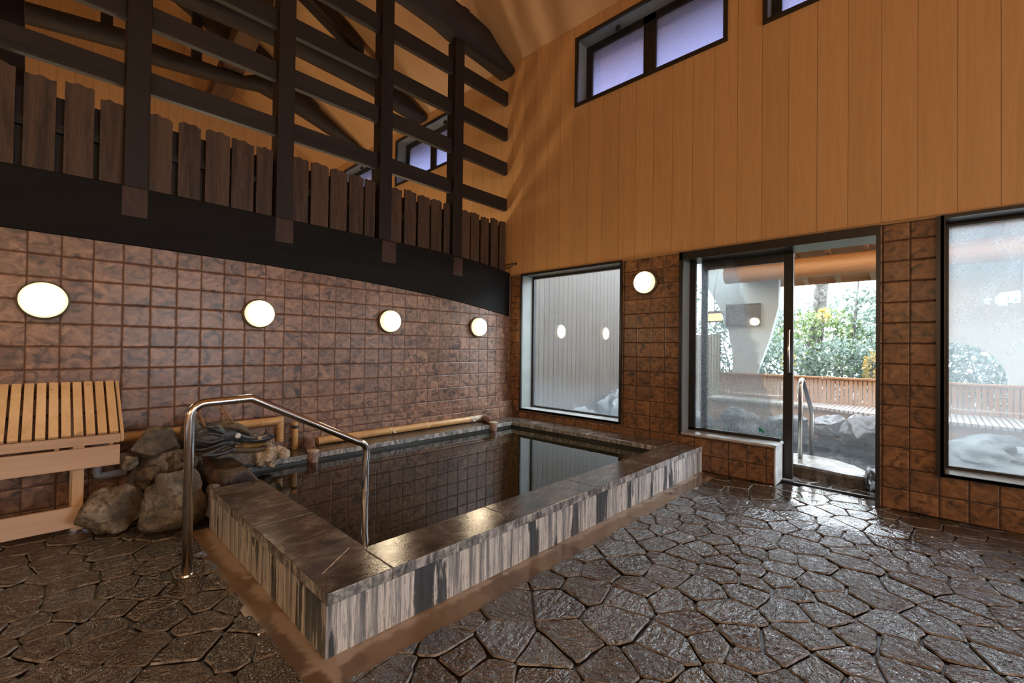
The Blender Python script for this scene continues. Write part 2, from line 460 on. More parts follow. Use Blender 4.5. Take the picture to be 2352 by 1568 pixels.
XO = 4.745                       # outer face of the right wall
low_holes = [(2.572, 4.108, .345, 2.18), (1.05, 1.905, .335, 2.18), (.325, 1.05, 0, 2.18), (-1.75, -.015, .305, 2.18), (-3.70, -1.95, .305, 2.18), (-5.65, -3.90, .305, 2.18)]  # last two openings are out of view, added for daylight
wr = wall_x('wall_right', XW, XO, -6.2, 4.335, 0, 2.18, low_holes, [M['tile_right'], M['tile_right_low']])
for p in wr.data.polygons:
    cc = p.center
    if cc.y < -.012 and cc.z < .31: p.material_index = 1
struct(wr, 'brown tiled lower wall with the windows and the doorway')
hi_holes = [(1.467, 3.245, 4.16, 5.01), (-.623, 1.155, 4.16, 5.01), (-2.71, -.935, 4.16, 5.01), (-4.80, -3.025, 4.16, 5.01), (5.567, 7.345, 4.16, 5.01), (7.65, 9.43, 4.16, 5.01)]
wu = wall_x('wall_right.001', XW - .012, XO, -6.2, 10.4, 2.18, 5.165, hi_holes, M['panel'])
struct(wu, 'orange wood boarding of the upper wall')
wl2 = wall_x('wall_right.002', XW, XO, 4.53, 10.4, 0, 2.18, [], M['tile_right']); struct(wl2)
struct(MB().box(XW - .026, XW - .012, -6.2, 4.33, 2.172, 2.196).build('trim_1', M['cream']), 'thin wooden molding under the orange boarding')

beam_top = [(-4.1, 2.27), (-.222, 2.328), (.374, 2.343), (1.445, 2.337), (2.501, 2.333), (3.3, 2.325), (3.75, 2.30), (4.1, 2.27), (4.46, 2.222)]
beam_bot = [(-4.1, 1.86), (-1.2, 1.905), (-.215, 1.916), (.551, 1.907), (1.309, 1.892), (2.117, 1.862), (2.7, 1.827), (3.205, 1.784), (3.7, 1.728), (4.1, 1.674), (4.46, 1.618)]
wl = MB().prism([(-4.1, 0), (XW - .002, 0), (XW - .002, 1.614)] + [(x, z - .002) for x, z in beam_bot[::-1]], 'Y', YW, 4.53).build('wall_left', M['tile_left'])
struct(wl, 'brown tiled wall below the curved beam')
struct(MB().box(1.1, XW - .002, 4.262, YW - .001, .20, .4565).build('trim_2', M['tile_left'], bevel=.004), 'low tiled ledge along the foot of the tiled wall')
struct(MB().box(-4.3, -4.1, -6.4, 10.6, 0, 5.165).build('wall_back', M['panel']))
g = [(-4.1, 0), (XW, 0), (XW, 5.165), (RX, roof_z(RX) - .005), (-4.1, roof_z(-4.1) - .005)]
struct(MB().prism(g, 'Y', 10.4, 10.6).build('wall_far', M['panel_x']), 'orange boarded gable beyond the fence')
wf = MB()
wf.prism([(-4.1, 0), (XW, 0), (XW, .35), (-4.1, .35)], 'Y', -6.4, -6.2); wf.box(-4.1, 1.6, -6.4, -6.2, .35, 2.5); wf.box(3.9, XW, -6.4, -6.2, .35, 2.5)  # opening in this unseen wall is put in to bring daylight
wf.prism([(-4.1, 2.5), (XW, 2.5)] + g[2:], 'Y', -6.4, -6.2)
struct(wf.build('wall_front', M['panel_x']))
fw_ = MB()
for x in (1.6, 3.84): fw_.box(x, x + .06, -6.34, -6.26, .35, 2.5)
fw_.box(1.6, 3.9, -6.34, -6.26, .35, .41); fw_.box(1.6, 3.9, -6.34, -6.26, 2.44, 2.5)
struct(fw_.build('window_10', M['alu_dark']))  # frame of the added daylight opening, never in view
cm = MB()
for s0, s1 in ((RX, XW + .75), (-4.9, RX)):
    za, zb = roof_z(s0), roof_z(s1)
    cm.prism([(s0, za), (s1, zb), (s1, zb + .12), (s0, za + .12)], 'Y', -6.6, 10.8)
struct(cm.build('ceiling', M['ceiling']), 'sloping orange ceiling')

# floor: bed, stones, gutter
PX0, PX1, PY0, PY1 = .755, 4.483, 1.675, 4.262        # outside of the stone bath
GX0, GY0 = .655, 1.535                                 # outside of the gutter
struct(MB().box(-4.1, 5.6, -6.2, 10.4, -.12, -.013).build('floor', M['joint']), 'dark joints under the stone paving')
def clip(poly, p, n):
    out = []
    for i, a in enumerate(poly):
        b = poly[(i + 1) % len(poly)]
        da = (a[0] - p[0]) * n[0] + (a[1] - p[1]) * n[1]; db = (b[0] - p[0]) * n[0] + (b[1] - p[1]) * n[1]
        if da <= 0: out.append(a)
        if (da < 0 < db) or (db < 0 < da):
            t = da / (da - db); out.append((a[0] + (b[0] - a[0]) * t, a[1] + (b[1] - a[1]) * t))
    return out
def paving():
    rng = random.Random(21)
    seeds = []
    tries = 0
    while tries < 26000:
        tries += 1
        p = (rng.uniform(-1.6, 5.05), rng.uniform(-3.1, 4.4))
        r = .10 + .13 * (.5 + .5 * noise.noise(Vector((p[0] * 1.3, p[1] * 1.3, 3)))) * rng.uniform(.4, 1.7)
        if all((p[0] - q[0]) ** 2 + ((p[1] - q[1])) ** 2 > (.5 * (r + q[2])) ** 2 * .82 for q in seeds):
            seeds.append((p[0], p[1], r))
    m = MB(); rnd = []
    S = np.array([(a, b) for a, b, _ in seeds])
    for i, (sx, sy, sr) in enumerate(seeds):
        # stones stop at the walls, at the gutter and at the threshold
        in_g = sx > GX0 and sy > GY0 and sx < 4.6
        if in_g and min(sx - GX0, sy - GY0) > .35: continue
        poly = [(sx - .6, sy - .6), (sx + .6, sy - .6), (sx + .6, sy + .6), (sx - .6, sy + .6)]
        d2 = ((S - S[i]) ** 2).sum(1)
        for j in np.argsort(d2)[1:22]:
            qx, qy, qr = seeds[j]; dx, dy = qx - sx, qy - sy; L = math.hypot(dx, dy)
            w = .5 + .22 * (sr - qr) / (sr + qr)
            poly = clip(poly, (sx + dx * w, sy + dy * w), (dx / L, dy / L))
            if len(poly) < 3: break
        gut = GX0 + .028 * noise.noise(Vector((0, sy * 3, 7)))
        if in_g: poly = clip(poly, (gut, 0), (1, 0)) if sx - GX0 < sy - GY0 else clip(poly, (0, GY0 - .012), (0, 1))
        elif sy > GY0 and sx <= GX0: poly = clip(poly, (gut, 0), (1, 0))
        elif sy <= GY0 and sx > GX0 - .2 and sx < 4.6: poly = clip(poly, (0, GY0 - .012), (0, 1))
        poly = clip(poly, (0, 4.32), (0, 1)) if poly else poly
        inside_door = .34 < sy < 1.04
        if not inside_door or sx < 4.68:
            poly = clip(poly, (4.478 if not inside_door else 4.655, 0), (1, 0)) if sx < 4.66 else []
        else:
            poly = clip(poly, (4.69, 0), (-1, 0))
        if len(poly) < 3: continue
        A = sum(poly[k][0] * poly[(k + 1) % len(poly)][1] - poly[(k + 1) % len(poly)][0] * poly[k][1] for k in range(len(poly))) / 2
        if abs(A) < .004: continue
        if A < 0: poly = poly[::-1]
        cx = sum(p[0] for p in poly) / len(poly); cy = sum(p[1] for p in poly) / len(poly)
        # inset edge by edge, then round and roughen the outline
        gap = rng.uniform(.0025, .006)
        ins = poly
        for k in range(len(poly)):
            a, b = poly[k], poly[(k + 1) % len(poly)]; L = math.hypot(b[0] - a[0], b[1] - a[1])
            if L < 1e-4: continue
            nx, ny = (b[1] - a[1]) / L, -(b[0] - a[0]) / L
            gg = gap * rng.uniform(.6, 1.5)
            ins = clip(ins, (a[0] - nx * gg, a[1] - ny * gg), (nx, ny))
            if len(ins) < 3: break
        if len(ins) < 3: continue
        ch = []
        for k in range(len(ins)):
            a, b = ins[k], ins[(k + 1) % len(ins)]
            L = math.hypot(b[0] - a[0], b[1] - a[1]); q = min(.18, .009 / max(L, .001))
            ch += [(a[0] + (b[0] - a[0]) * q, a[1] + (b[1] - a[1]) * q), (b[0] + (a[0] - b[0]) * q, b[1] + (a[1] - b[1]) * q)]
        den = []
        for k in range(len(ch)):
            a, b = ch[k], ch[(k + 1) % len(ch)]
            n = max(1, int(math.hypot(b[0] - a[0], b[1] - a[1]) / .035))
            for e in range(n): den.append((a[0] + (b[0] - a[0]) * e / n, a[1] + (b[1] - a[1]) * e / n))
        tx, ty = rng.gauss(0, .010), rng.gauss(0, .010); z0 = rng.uniform(-.002, .002)
        rr = rng.random()
        top, low = [], []
        for (x, y) in den:
            w = .009 * noise.noise(Vector((x * 17, y * 17, i * .37)))
            dx, dy = x - cx, y - cy; L = math.hypot(dx, dy) or 1
            x += dx / L * w; y += dy / L * w
            z = z0 + tx * (x - cx) + ty * (y - cy)
            top.append((x - dx / L * .0055, y - dy / L * .0055, z)); low.append((x, y, z - .0065))
        T = [m.bm.verts.new(p) for p in top]; Lw = [m.bm.verts.new(p) for p in low]
        m.bm.faces.new(T); rnd.append(rr)
        for k in range(len(T)):
            k2 = (k + 1) % len(T)
            f = m.bm.faces.new((Lw[k], Lw[k2], T[k2], T[k])); f.material_index = 1; rnd.append(rr)
    return m.build('floor.001', [M['paving'], M['paving_edge']], attr=rnd)
struct(paving(), 'wet crazy paving of dark flat stones')
gm = MB()
gm.box(GX0 - .03, PX0 + .01, GY0 - .02, 3.42, -.013, -.006); gm.box(PX0 + .01, PX1, GY0 - .02, PY0 + .01, -.013, -.006)
struct(gm.build('trim_3', M['gutter']), 'ochre drain channel around the stone bath')
struct(MB().box(4.658, 4.688, .34, 1.04, -.013, .012).build('trim_4', M['alu_dark']), 'door track on the threshold')

# ------------------------------------------------------------------ windows and doors
def frame_x(m, x0, x1, y0, y1, z0, z1, w, sides='lrtb'):
    if 'l' in sides: m.box(x0, x1, y1 - w, y1, z0, z1)
    if 'r' in sides: m.box(x0, x1, y0, y0 + w, z0, z1)
    if 't' in sides: m.box(x0, x1, y0 + w, y1 - w, z1 - w, z1)
    if 'b' in sides: m.box(x0, x1, y0 + w, y1 - w, z0, z0 + w)
    return m
def window(n, y0, y1, z0, z1, pane, label, liner='alu_grey', mull=(), sill=None, hi=False, lw=.012):
    root = frame_x(MB(), XW - .022, XO - .002, y0, y1, z0, z1, lw).build('window_%d' % n, M[liner]); struct(root, label)
    frame_x(MB(), XW - .030, XW - .006, y0 - .004, y1 + .004, z0 - .004, z1 + .004, .04 if hi else .026).build('outer_frame', M['alu_dark'], root)
    fr = MB(); fw = .085 if hi else .03
    frame_x(fr, XO - .062, XO - .012, y0 + lw, y1 - lw, z0 + lw, z1 - lw, fw)
    for c in mull: fr.box(XO - .062, XO - .012, c - .075, c + .075, z0 + lw, z1 - lw)
    fr.build('sash_frame', M['alu_dark'], root)
    edges = [y0 + lw + fw] + [e for c in mull for e in (c - .075, c + .075)] + [y1 - lw - fw]
    for a, b in zip(edges[::2], edges[1::2]):
        MB().quad([(XO - .036, a, z0 + lw + fw), (XO - .036, b, z0 + lw + fw), (XO - .036, b, z1 - lw - fw), (XO - .036, a, z1 - lw - fw)]).build('pane', M[pane], root)
    if sill:
        MB().box(XW - .03, XO - .064, y0 + .012, y1 - .012, z0, z0 + .02).build('window_sill', M[sill], root)
    if hi:
        for c in ((y0 + y1) / 2 + .38, (y0 + y1) / 2 - .42):
            MB().lathe([(.02, 0), (.022, .02), (.034, .03), (.034, .05), (.02, .056)], (XO - .14, c, z1 - lw), (0, 0, -1), 12).build('window_latch', M['alu_dark'], root)
    return root
window(1, 2.572, 4.108, .345, 2.18, 'glass1', 'large picture window beside the tiled corner', sill='alu_sill')
window(3, -1.75, -.015, .305, 2.18, 'glass3', 'steamed up window at the edge of the photo', 'alu_dark', sill='alu_sill')
window(2 + 7, -3.70, -1.95, .305, 2.18, 'glass_clear', None, sill='alu_sill')  # unseen window, added to light the room from the right
window(16, -5.65, -3.90, .305, 2.18, 'glass_clear', None, sill='alu_sill')  # second unseen window, also added for its daylight
for k, (a, b, c, d) in enumerate(hi_holes):
    window(11 + k if k > 4 else 4 + k, a, b, c, d, 'glass_high', None, mull=((a + b) / 2 + .02,), hi=True)
# fixed light beside the door, over the tiled dado
w2 = MB()
w2.box(XW - .022, XO - .03, 1.893, 1.905, .335, 2.18)
wr2 = w2.build('window_2', M['alu_grey']); struct(wr2, 'fixed glass beside the doorway above a tiled dado')
m = MB(); m.box(XW - .03, XW - .006, 1.88, 1.912, .33, 2.178); m.box(XW - .03, XO + .05, .325, 1.912, 2.10, 2.178); m.box(XO - .075, XO - .035, 1.83, 1.893, .355, 2.10)
m.box(XO - .075, XO - .035, 1.05, 1.893, .355, .385); m.build('window_frame', M['alu_dark'], wr2)
MB().box(XW - .03, XO - .03, 1.03, 1.893, .335, .355).build('window_sill', M['alu_sill'], wr2)
MB().box(XW - .012, XO - .03, 1.038, 1.05, .0, .335).build('dado_end', M['alu_sill'], wr2)
MB().quad([(XO - .055, 1.05, .385), (XO - .055, 1.83, .385), (XO - .055, 1.83, 2.10), (XO - .055, 1.05, 2.10)]).build('pane', M['glass_door'], wr2)
# sliding leaf, slid back behind the fixed light
d1 = MB()
dx0, dx1 = XO + .004, XO + .042
d1.box(dx0, dx1, .965, 1.045, .01, 2.10); d1.box(dx0, dx1, 1.74, 1.80, .01, 2.10); d1.box(dx0, dx1, 1.045, 1.74, 2.02, 2.10); d1.box(dx0, dx1, 1.045, 1.74, .01, .30)
dr = d1.build('door_1', M['alu_dark'], bevel=.004); struct(dr, 'black framed sliding glass door pushed open')
MB().quad([(XO + .02, 1.045, .30), (XO + .02, 1.74, .30), (XO + .02, 1.74, 2.02), (XO + .02, 1.045, 2.02)]).build('pane', M['glass_clear'], dr)
MB().tube([(dx0, .992, 1.39), (dx0 - .035, .992, 1.37), (dx0 - .045, .992, 1.20), (dx0 - .045, .992, 1.17), (dx0 - .035, .992, 1.00), (dx0, .992, .98)], .010, 10).build('door_handle', M['steel'], dr, True)
jm = MB(); jm.box(XW - .03, XO + .05, .325, .352, 0, 2.10)
struct(jm.build('trim_5', M['alu_dark']), 'black door jamb')
jm = MB(); jm.box(XW - .03, XW - .004, -.03, .012, .30, 2.18)
struct(jm.build('trim_6', M['alu_dark']), 'black edge of the steamed up window')

# ------------------------------------------------------------------ curved beam and fence
bm_ = MB().prism(beam_top + beam_bot[::-1], 'Y', 4.318, 4.52).build('curved_beam', M['beam'], bevel=.006)
tag(bm_, 'long black curved beam resting on the brown tiled wall under the plank fence', 'beam')
for i, (a, b, z0, z1) in enumerate([(.367, .513, 2.12, 2.335), (1.413, 1.565, 2.117, 2.33), (2.478, 2.645, 2.09, 2.318), (3.455, 3.60, 2.07, 2.29)]):
    MB().box(a, b, 4.3155, 4.33, z0, z1).build('tenon_block', M['tenon'], bm_)
fence = thing('timber_fence', (1.5, 4.43, 2.34), 'dark timber fence of planks posts and rails standing on the curved black beam', 'fence')
for i, (a, b) in enumerate([(-.665, -.52), (.38, .517), (1.411, 1.58), (2.428, 2.629), (3.431, 3.641)]):
    w = .145; c = (a + b) / 2
    MB().box(c - w / 2, c + w / 2, 4.345, 4.50, 2.31, 5.02).build('post', M['timber_z'], fence, bevel=.006)
for z0, z1 in ((3.105, 3.272), (3.612, 3.785), (4.10, 4.272), (4.60, 4.785)):
    MB().box(-4.1, 4.455, 4.395, 4.455, z0, z1).build('rail', M['rail'], fence, bevel=.005)
boards = [(-.315, -.17), (-.131, .02), (.062, .213), (.246, .375), (.525, .669), (.711, .858), (.894, 1.068), (1.084, 1.255), (1.278, 1.408), (1.585, 1.729), (1.758, 1.929), (1.952, 2.125),
          (2.149, 2.304), (2.324, 2.44), (2.612, 2.772), (2.812, 2.965), (2.995, 3.155), (3.182, 3.339), (3.372, 3.46), (3.614, 3.79), (3.815, 3.958), (3.995, 4.13), (4.17, 4.30), (4.341, 4.455)]
for i, (a, b) in enumerate(boards):
    rng = random.Random(i); n = 10
    zt = 2.955 + rng.uniform(-.012, .012) + (.03 if i < 3 else 0) - (.03 if i > 18 else 0); sl = rng.uniform(-.012, .012)
    y0 = 4.405 + rng.uniform(0, .012)
    top = [(a + (b - a) * k / n, zt + sl * (k / n - .5) + .016 * math.sin(PI * (.15 + .85 * k / n)) + .006 * math.sin(k * 1.3 + i)) for k in range(n + 1)]
    MB().prism([(a, 2.20), (b, 2.20)] + top[::-1], 'Y', y0, y0 + .024).build('board', M['board'], fence)
MB().box(-4.1, 4.455, 4.44, 4.465, 2.64, 2.70).build('batten', M['rail'], fence)
MB().box(-4.1, 4.455, 4.478, 4.498, 2.25, 2.90).build('backing', M['timber_z'], fence)
hook = MB().tube([(4.452, 4.462, 2.332), (4.448, 4.36, 2.345), (4.45, 4.24, 2.345), (4.473, 4.222, 2.342)], .006, 8)
hook.lathe([(.018, 0), (.018, .008), (.006, .012)], (4.473, 4.222, 2.342), (-1, 0, 0), 12)
hook.tube([(4.45, 4.24, 2.345), (4.44, 4.30, 2.30), (4.445, 4.42, 2.295)], .005, 8)
tag(hook.build('wall_hook', M['alu_dark'], None, True), 'small dark iron hook at the corner of the orange boarding', 'hook')

# ------------------------------------------------------------------ roof timbers
def log(name, pts, y, wy, label, seed, mat='log', n=14, parent=None):
    """pts: (x, bottom, top); round-backed log along X"""
    m = MB(); rings = []
    for x, b, tp in pts:
        r = []
        hz, cz = (tp - b) / 2, (tp + b) / 2
        for k in range(n):
            a = 2 * PI * k / n
            ca, sa = math.cos(a), math.sin(a)
            ca = math.copysign(abs(ca) ** .7, ca); sa = math.copysign(abs(sa) ** .7, sa)
            j = 1 + .05 * noise.noise(Vector((x * 1.7, k * .7, seed)))
            r.append((x, y + wy * ca * j, cz + hz * sa))
        rings.append(r)
    o = m.rings(rings).build(name, M[mat], parent, True, angle=.6)
    if label: tag(o, label, 'beam')
    return o
def R(x, d=.06): return roof_z(x) - d
log('tie_log', [(-3.3, 5.05, 5.45), (-2, 5.08, 5.5), (0, 5.1, 5.52), (2, 5.12, 5.52), (2.79, 5.124, 5.52), (3.25, 5.10, 5.52), (3.5, 5.045, 5.50), (3.75, 5.02, 5.48), (4.0, 5.01, 5.44), (4.2, 5.0, R(4.2)), (4.46, 4.995, R(4.46))],
    4.43, .15, 'thick charred log above the plank fence, ending at the orange wall corner', 1)
log('tie_log.001', [(-3.3, 5.1, 5.5), (-1, 5.2, 5.6), (.77, 5.22, 5.62), (1.7, 5.24, 5.65), (2.4, 5.25, 5.66), (2.95, 5.22, 5.68), (3.5, 5.18, 5.70), (4.0, 5.10, R(4.0)), (4.46, 5.07, R(4.46))],
    6.5, .16, 'charred log behind the fence rails, ending just above the small far windows', 2)
log('tie_log.002', [(-3.0, 5.3, 5.6), (-.29, 5.33, 5.57), (.73, 5.47, 5.73), (1.02, 5.40, 5.68), (1.8, 5.50, 5.71), (2.2, 5.56, 5.71), (2.52, 5.61, 5.90), (3.07, 5.49, 5.93), (3.58, 5.36, 5.64), (4.1, 5.22, 5.33), (4.42, 5.10, 5.15)],
    8.6, .14, 'slender wavy black log farthest behind the fence, tapering to a blunt end', 3)
def rafter(y, x0, x1, th, label, wy=.11):
    o = MB().prism([(x0, R(x0)), (x1, R(x1)), (x1, R(x1) - th), (x0, R(x0) - th * .35)], 'Y', y - wy, y + wy).build('roof_rafter', M['log'])
    return tag(o, label, 'rafter')
rafter(8.6, 3.5, .3, .62, 'black sloping rafter under the ceiling above the slender wavy log')
rafter(6.5, 3.3, .3, .5, 'black sloping rafter under the ceiling above the middle charred log')
for x0, x1, y, zb, lab in ((.456, .585, 8.6, 5.70, 'short black strut on the slender log, seen left of the nearest whole fence post'), (1.52, 1.65, 8.6, 5.705, 'short black strut on the slender log, seen between the two nearest whole fence posts'),
                           (3.60, 3.70, 4.43, 5.50, 'short black strut standing on the thick charred log near the corner')):
    tag(MB().box(x0, x1, y - .06, y + .06, zb, R(x1, .12)).build('roof_strut', M['timber_z'], bevel=.005), lab, 'strut')
pm = MB(); pm.prism([(1.80, 6.66), (2.10, 6.66), (2.37, 10.395), (2.05, 10.395)], 'Z', 5.725, 5.99)
tag(pm.build('roof_purlin', M['timber_y'], bevel=.01), 'brown squared purlin running away behind the fence over the black log', 'beam')
tag(MB().prism([(-.75, 2.0), (-.128, 2.0), (-.19, 4.9), (-.75, 4.9)], 'Y', 5.35, 5.55).build('partition_post', M['timber_z']), 'broad dark brown post behind the left end of the plank fence', 'post')

# ------------------------------------------------------------------ wall lamps
def make_lamp(loc, label):
    r = thing('wall_lamp', loc, label, 'lamp', 'round wall lamps')
    x, y, z = loc
    MB().lathe([(.124, 0), (.128, .006), (.128, .024), (.118, .030)], (x, y, z), (0, -1, 0), 40).build('lamp_base', M['bronze'], r, True, angle=.5)
    MB().lathe([(.113, .028), (.116, .040), (.116, .062), (.113, .076), (.104, .085), (.104, .07)], (x, y, z), (0, -1, 0), 40).build('lamp_shade', M['glow_rim'], r, True)
    MB().lathe([(.1045, .081), (.100, .091), (.088, .099), (.062, .106), (.030, .1095), (.002, .11)], (x, y, z), (0, -1, 0), 28).build('lamp_lens', M['glow'], r, True)
    return r
L0 = make_lamp((-.014, YW - .001, 1.459), 'round wall lamp on the brown tiles above the slatted wooden stand')
copy_tree(L0, (1.289, YW - .001, 1.452), 'round wall lamp on the tiled wall straight above the end of the steel handrail')
copy_tree(L0, (2.576, YW - .001, 1.452), 'round wall lamp on the tiled wall, second from the corner with the picture window')
copy_tree(L0, (3.863, YW - .001, 1.443), 'round wall lamp on the tiled wall nearest the corner, smallest in view')
copy_tree(L0, (XW - .001, 2.285, 1.905), 'round wall lamp on the tiled pier between the picture window and the glass door', -PI / 2)
copy_tree(L0, (-4.099, 3.65, 1.98), 'round wall lamp on the wall behind, seen only mirrored in the glass', PI / 2)

# ------------------------------------------------------------------ stone bath
ZR, ZC = .243, .048
bath = thing('stone_bath', (2.6, 2.9, 0), 'sunken rectangular bath with grey stone rim and lime streaked sides', 'bath')
IX0, IX1, IY0, IY1 = 1.06, 4.135, 1.945, 3.93
fj = [PX0, 1.04, 1.812, 2.618, 3.416, PX1]
def slab(x0, x1, y0, y1, name='cap_stone'):
    o = MB().box(x0 + .0012, x1 - .0012, y0 + .0012, y1 - .0012, ZR - ZC, ZR).build(name, [M['rim_cap'], M['rim_edge']], bath, bevel=.004)
    for p in o.data.polygons:
        if abs(p.normal.z) < .5: p.material_index = 1
    return o
for a, b in zip(fj[1:], fj[2:]): slab(a, b, PY0, IY0)
slab(PX0, IX0, 2.55, 3.43)
o = MB().prism([(PX0 + .001, PY0 + .001), (1.039, PY0 + .001), (1.039, IY0), (IX0 - .001, IY0), (IX0 - .001, 2.549), (PX0 + .001, 2.549)], 'Z', ZR - ZC, ZR).build('cap_stone', [M['rim_cap'], M['rim_edge']], bath, bevel=.004)
for p in o.data.polygons:
    if abs(p.normal.z) < .5: p.material_index = 1
for a, b in ((1.1, 1.9), (1.9, 2.75), (2.75, 3.6), (3.6, IX1)): slab(a, b, IY1, PY1)
for a, b in ((IY0, 2.8), (2.8, 3.6), (3.6, PY1)): slab(IX1, PX1, a, b)
for a, b in zip([PX0] + fj[2:], fj[2:]):
    MB().box(a + .001, b - .001, PY0 + .004, IY0 - .004, -.012, ZR - ZC - .001).build('side_panel', M['face_x'], bath)
MB().box(PX0 + .004, IX0 - .004, IY0 - .002, 3.43, -.012, ZR - ZC - .001).build('side_panel', M['face_y'], bath)
ml = MB()
ml.box(IX0 - .03, IX0 - .002, IY0, 3.5, -.6, ZR - ZC - .002); ml.box(IX0, IX1, IY1 + .002, IY1 + .06, -.6, ZR - ZC - .002); ml.box(IX1 + .002, IX1 + .06, IY0, IY1, -.6, ZR - ZC - .002); ml.box(IX0, IX1, IY0 - .06, IY0 - .006, -.6, ZR - ZC - .002)
ml.box(IX0, IX1, IY0, IY1, -.62, -.6)
ml.build('bath_lining', M['pool_wall'], bath)
MB().quad([(PX0 + .05, 1.84, ZR + .0008), (PX0 + .056, 1.836, ZR + .0008), (1.0, 1.985, ZR + .0008), (.996, 1.989, ZR + .0008)]).build('crack_line', M['crust'], bath)
for x in fj[1:-1]: MB().box(x - .003, x + .003, PY0 + .002, IY0 - .002, ZR - .01, ZR + .0012).build('joint_line', M['grout'], bath)
MB().box(PX0 + .002, IX0 - .002, 2.546, 2.554, ZR - .01, ZR + .0012).build('joint_line', M['grout'], bath)
wt = MB()
wt.quad([(IX0, IY0, .17), (IX1, IY0, .17), (IX1, IY1, .17), (IX0, IY1, .17)])
tag(wt.build('bath_water', M['water']), 'dark still water filling the rectangular stone bath', 'water', kind='stuff')

# handrail
hp = [(.521, 2.784, -.005), (.521, 2.784, .80)]
for k in range(1, 7):
    a = PI / 2 * k / 6; hp.append((.521 + .07 * (1 - math.cos(a)), 2.784, .80 + .075 * math.sin(a)))
hp += [(.80, 2.784, .884), (.812, 2.784, .880)]
for k in range(7):
    a = k / 6; hp.append((1.435 + .075 * math.sin(a * PI / 2), 2.784, .553 - .033 * a - .05 * a * a))
hp += [(1.503, 2.784, .40), (1.500, 2.784, .05), (1.5, 2.784, -.55)]
hr = thing('handrail', (.521, 2.784, 0), 'bent stainless steel handrail leading over the rim into the indoor bath', 'handrail')
MB().tube(hp, .0225, 18).build('rail_tube', M['steel'], hr, True)
MB().lathe([(.0245, -.02), (.0245, .02)], (1.501, 2.784, .20), (0, 0, 1), 18).build('joint_sleeve', M['steel'], hr, True, angle=.6)
MB().lathe([(.033, 0), (.030, .008), (.0225, .010)], (.521, 2.784, 0), (0, 0, 1), 18).build('floor_flange', M['steel'], hr, True, angle=.6)

# ------------------------------------------------------------------ slatted stand
st = thing('slatted_stand', (-.2, 4.05, 0), 'pale wooden stand with a sloping slatted top against the tiled wall', 'stand')
sl = math.atan2(.30, .385)
for k in range(14):
    x = .322 - .0557 * k
    w = .0215
    d = Vector((0, math.cos(sl), math.sin(sl))); nrm = Vector((0, -math.sin(sl), math.cos(sl)))
    a = Vector((x, 3.912, .588)); b = a + d * .50
    m = MB(); q = []
    for p in (a, b):
        q.append([p + Vector((-w, 0, 0)), p + Vector((w, 0, 0)), p + Vector((w, 0, 0)) + nrm * .020, p + Vector((-w, 0, 0)) + nrm * .020])
    m.rings(q).build('slat', M['pale_y'], st, bevel=.0025)
m = MB(); m.prism([(3.915, .532), (3.945, .532), (4.322, .83), (4.322, .905), (3.915, .588)], 'X', .355, .372); m.build('side_board', M['pale_y'], st)
MB().box(-.45, .353, 3.905, 3.935, .529, .586).build('front_rail', M['pale_x'], st, bevel=.002)
MB().box(-.45, .353, 3.898, 3.925, .385, .514).build('apron', M['pale_x'], st, bevel=.003)
MB().box(-.45, .353, 4.29, 4.322, .70, .80).build('back_rail', M['pale_x'], st)
MB().box(-.45, .18, 3.898, 3.925, .025, .155).build('stretcher', M['pale_x'], st, bevel=.003)
for x in (.13, -.41):
    MB().box(x, x + .055, 3.926, 3.965, 0, .529).build('leg', M['pale_z'], st, bevel=.003)
    MB().box(x, x + .05, 4.28, 4.288, 0, .80).build('leg', M['pale_z'], st)
for k, x in enumerate((-.40, .05, .30)):
    MB().prism([(3.94, .50), (4.285, .76), (4.285, .79), (3.94, .53)], 'X', x, x + .02).build('bearer', M['pale_y'], st)
pv = MB().tube([(.262, 4.22, .46), (.262, 4.22, .285), (.267, 4.22, .262), (.282, 4.22, .252), (.42, 4.20, .262)], .026, 14)
tag(pv.build('waste_pipe', M['pvc'], None, True), 'grey plastic waste pipe with an elbow below the slatted stand', 'pipe')

# ------------------------------------------------------------------ rocks and dragon spout
G = 'boulders heaped beside the bath'
def rock(c, r, seed, label, mat='rock', **k):
    o = MB().blob(c, r, seed=seed, zmin=k.pop('zmin', .0), **k).build('boulder', M[mat], None, True, angle=.9)
    return tag(o, label, 'rock', G)
rock((.325, 3.80, .115), (.165, .13, .185), 3, 'pale lime streaked boulder on the floor nearest the slatted stand', 'rock_pale', sub=4, rot=(0, .35, .2))
rock((.60, 3.60, .14), (.23, .17, .24), 11, 'large brown boulder on the floor behind the foot of the handrail', 'rock', sub=4, rot=(0, -.35, .3))
rock((.545, 3.98, .475), (.165, .12, .135), 23, 'big rounded tan boulder on top of the heap', 'rock', sub=4, rot=(.2, -.3, .1), zmin=None)
rock((.408, 3.93, .375), (.046, .06, .07), 31, 'small pinkish pebble beside the stand, left edge of the heap', 'rock_pale', sub=3, zmin=None)
rock((.505, 3.84, .265), (.095, .09, .105), 37, 'dark wet boulder wedged in the middle of the heap', 'rock_dark', sub=4, zmin=None)
rock((.665, 3.84, .33), (.095, .10, .115), 41, 'dark boulder in a hollow left of the iron brown slab', 'rock_dark', sub=4, zmin=None)
rock((.765, 4.05, .48), (.085, .10, .14), 47, 'upright boulder behind the handrail post, left of the dragon head', 'rock', sub=3, zmin=None)
rock((.95, 3.70, .22), (.175, .245, .125), 53, 'flat iron brown slab at the end of the bath rim', 'slab', sub=4, cuts=4, square=.62, rough=.06)
rock((1.10, 3.97, .28), (.22, .17, .115), 59, 'grey mortared rock under the dragon head', 'grout', sub=3, zmin=None, square=.8)
mo = MB().blob((.62, 4.06, .22), (.30, .22, .27), sub=3, seed=71, rough=.08, square=.7)
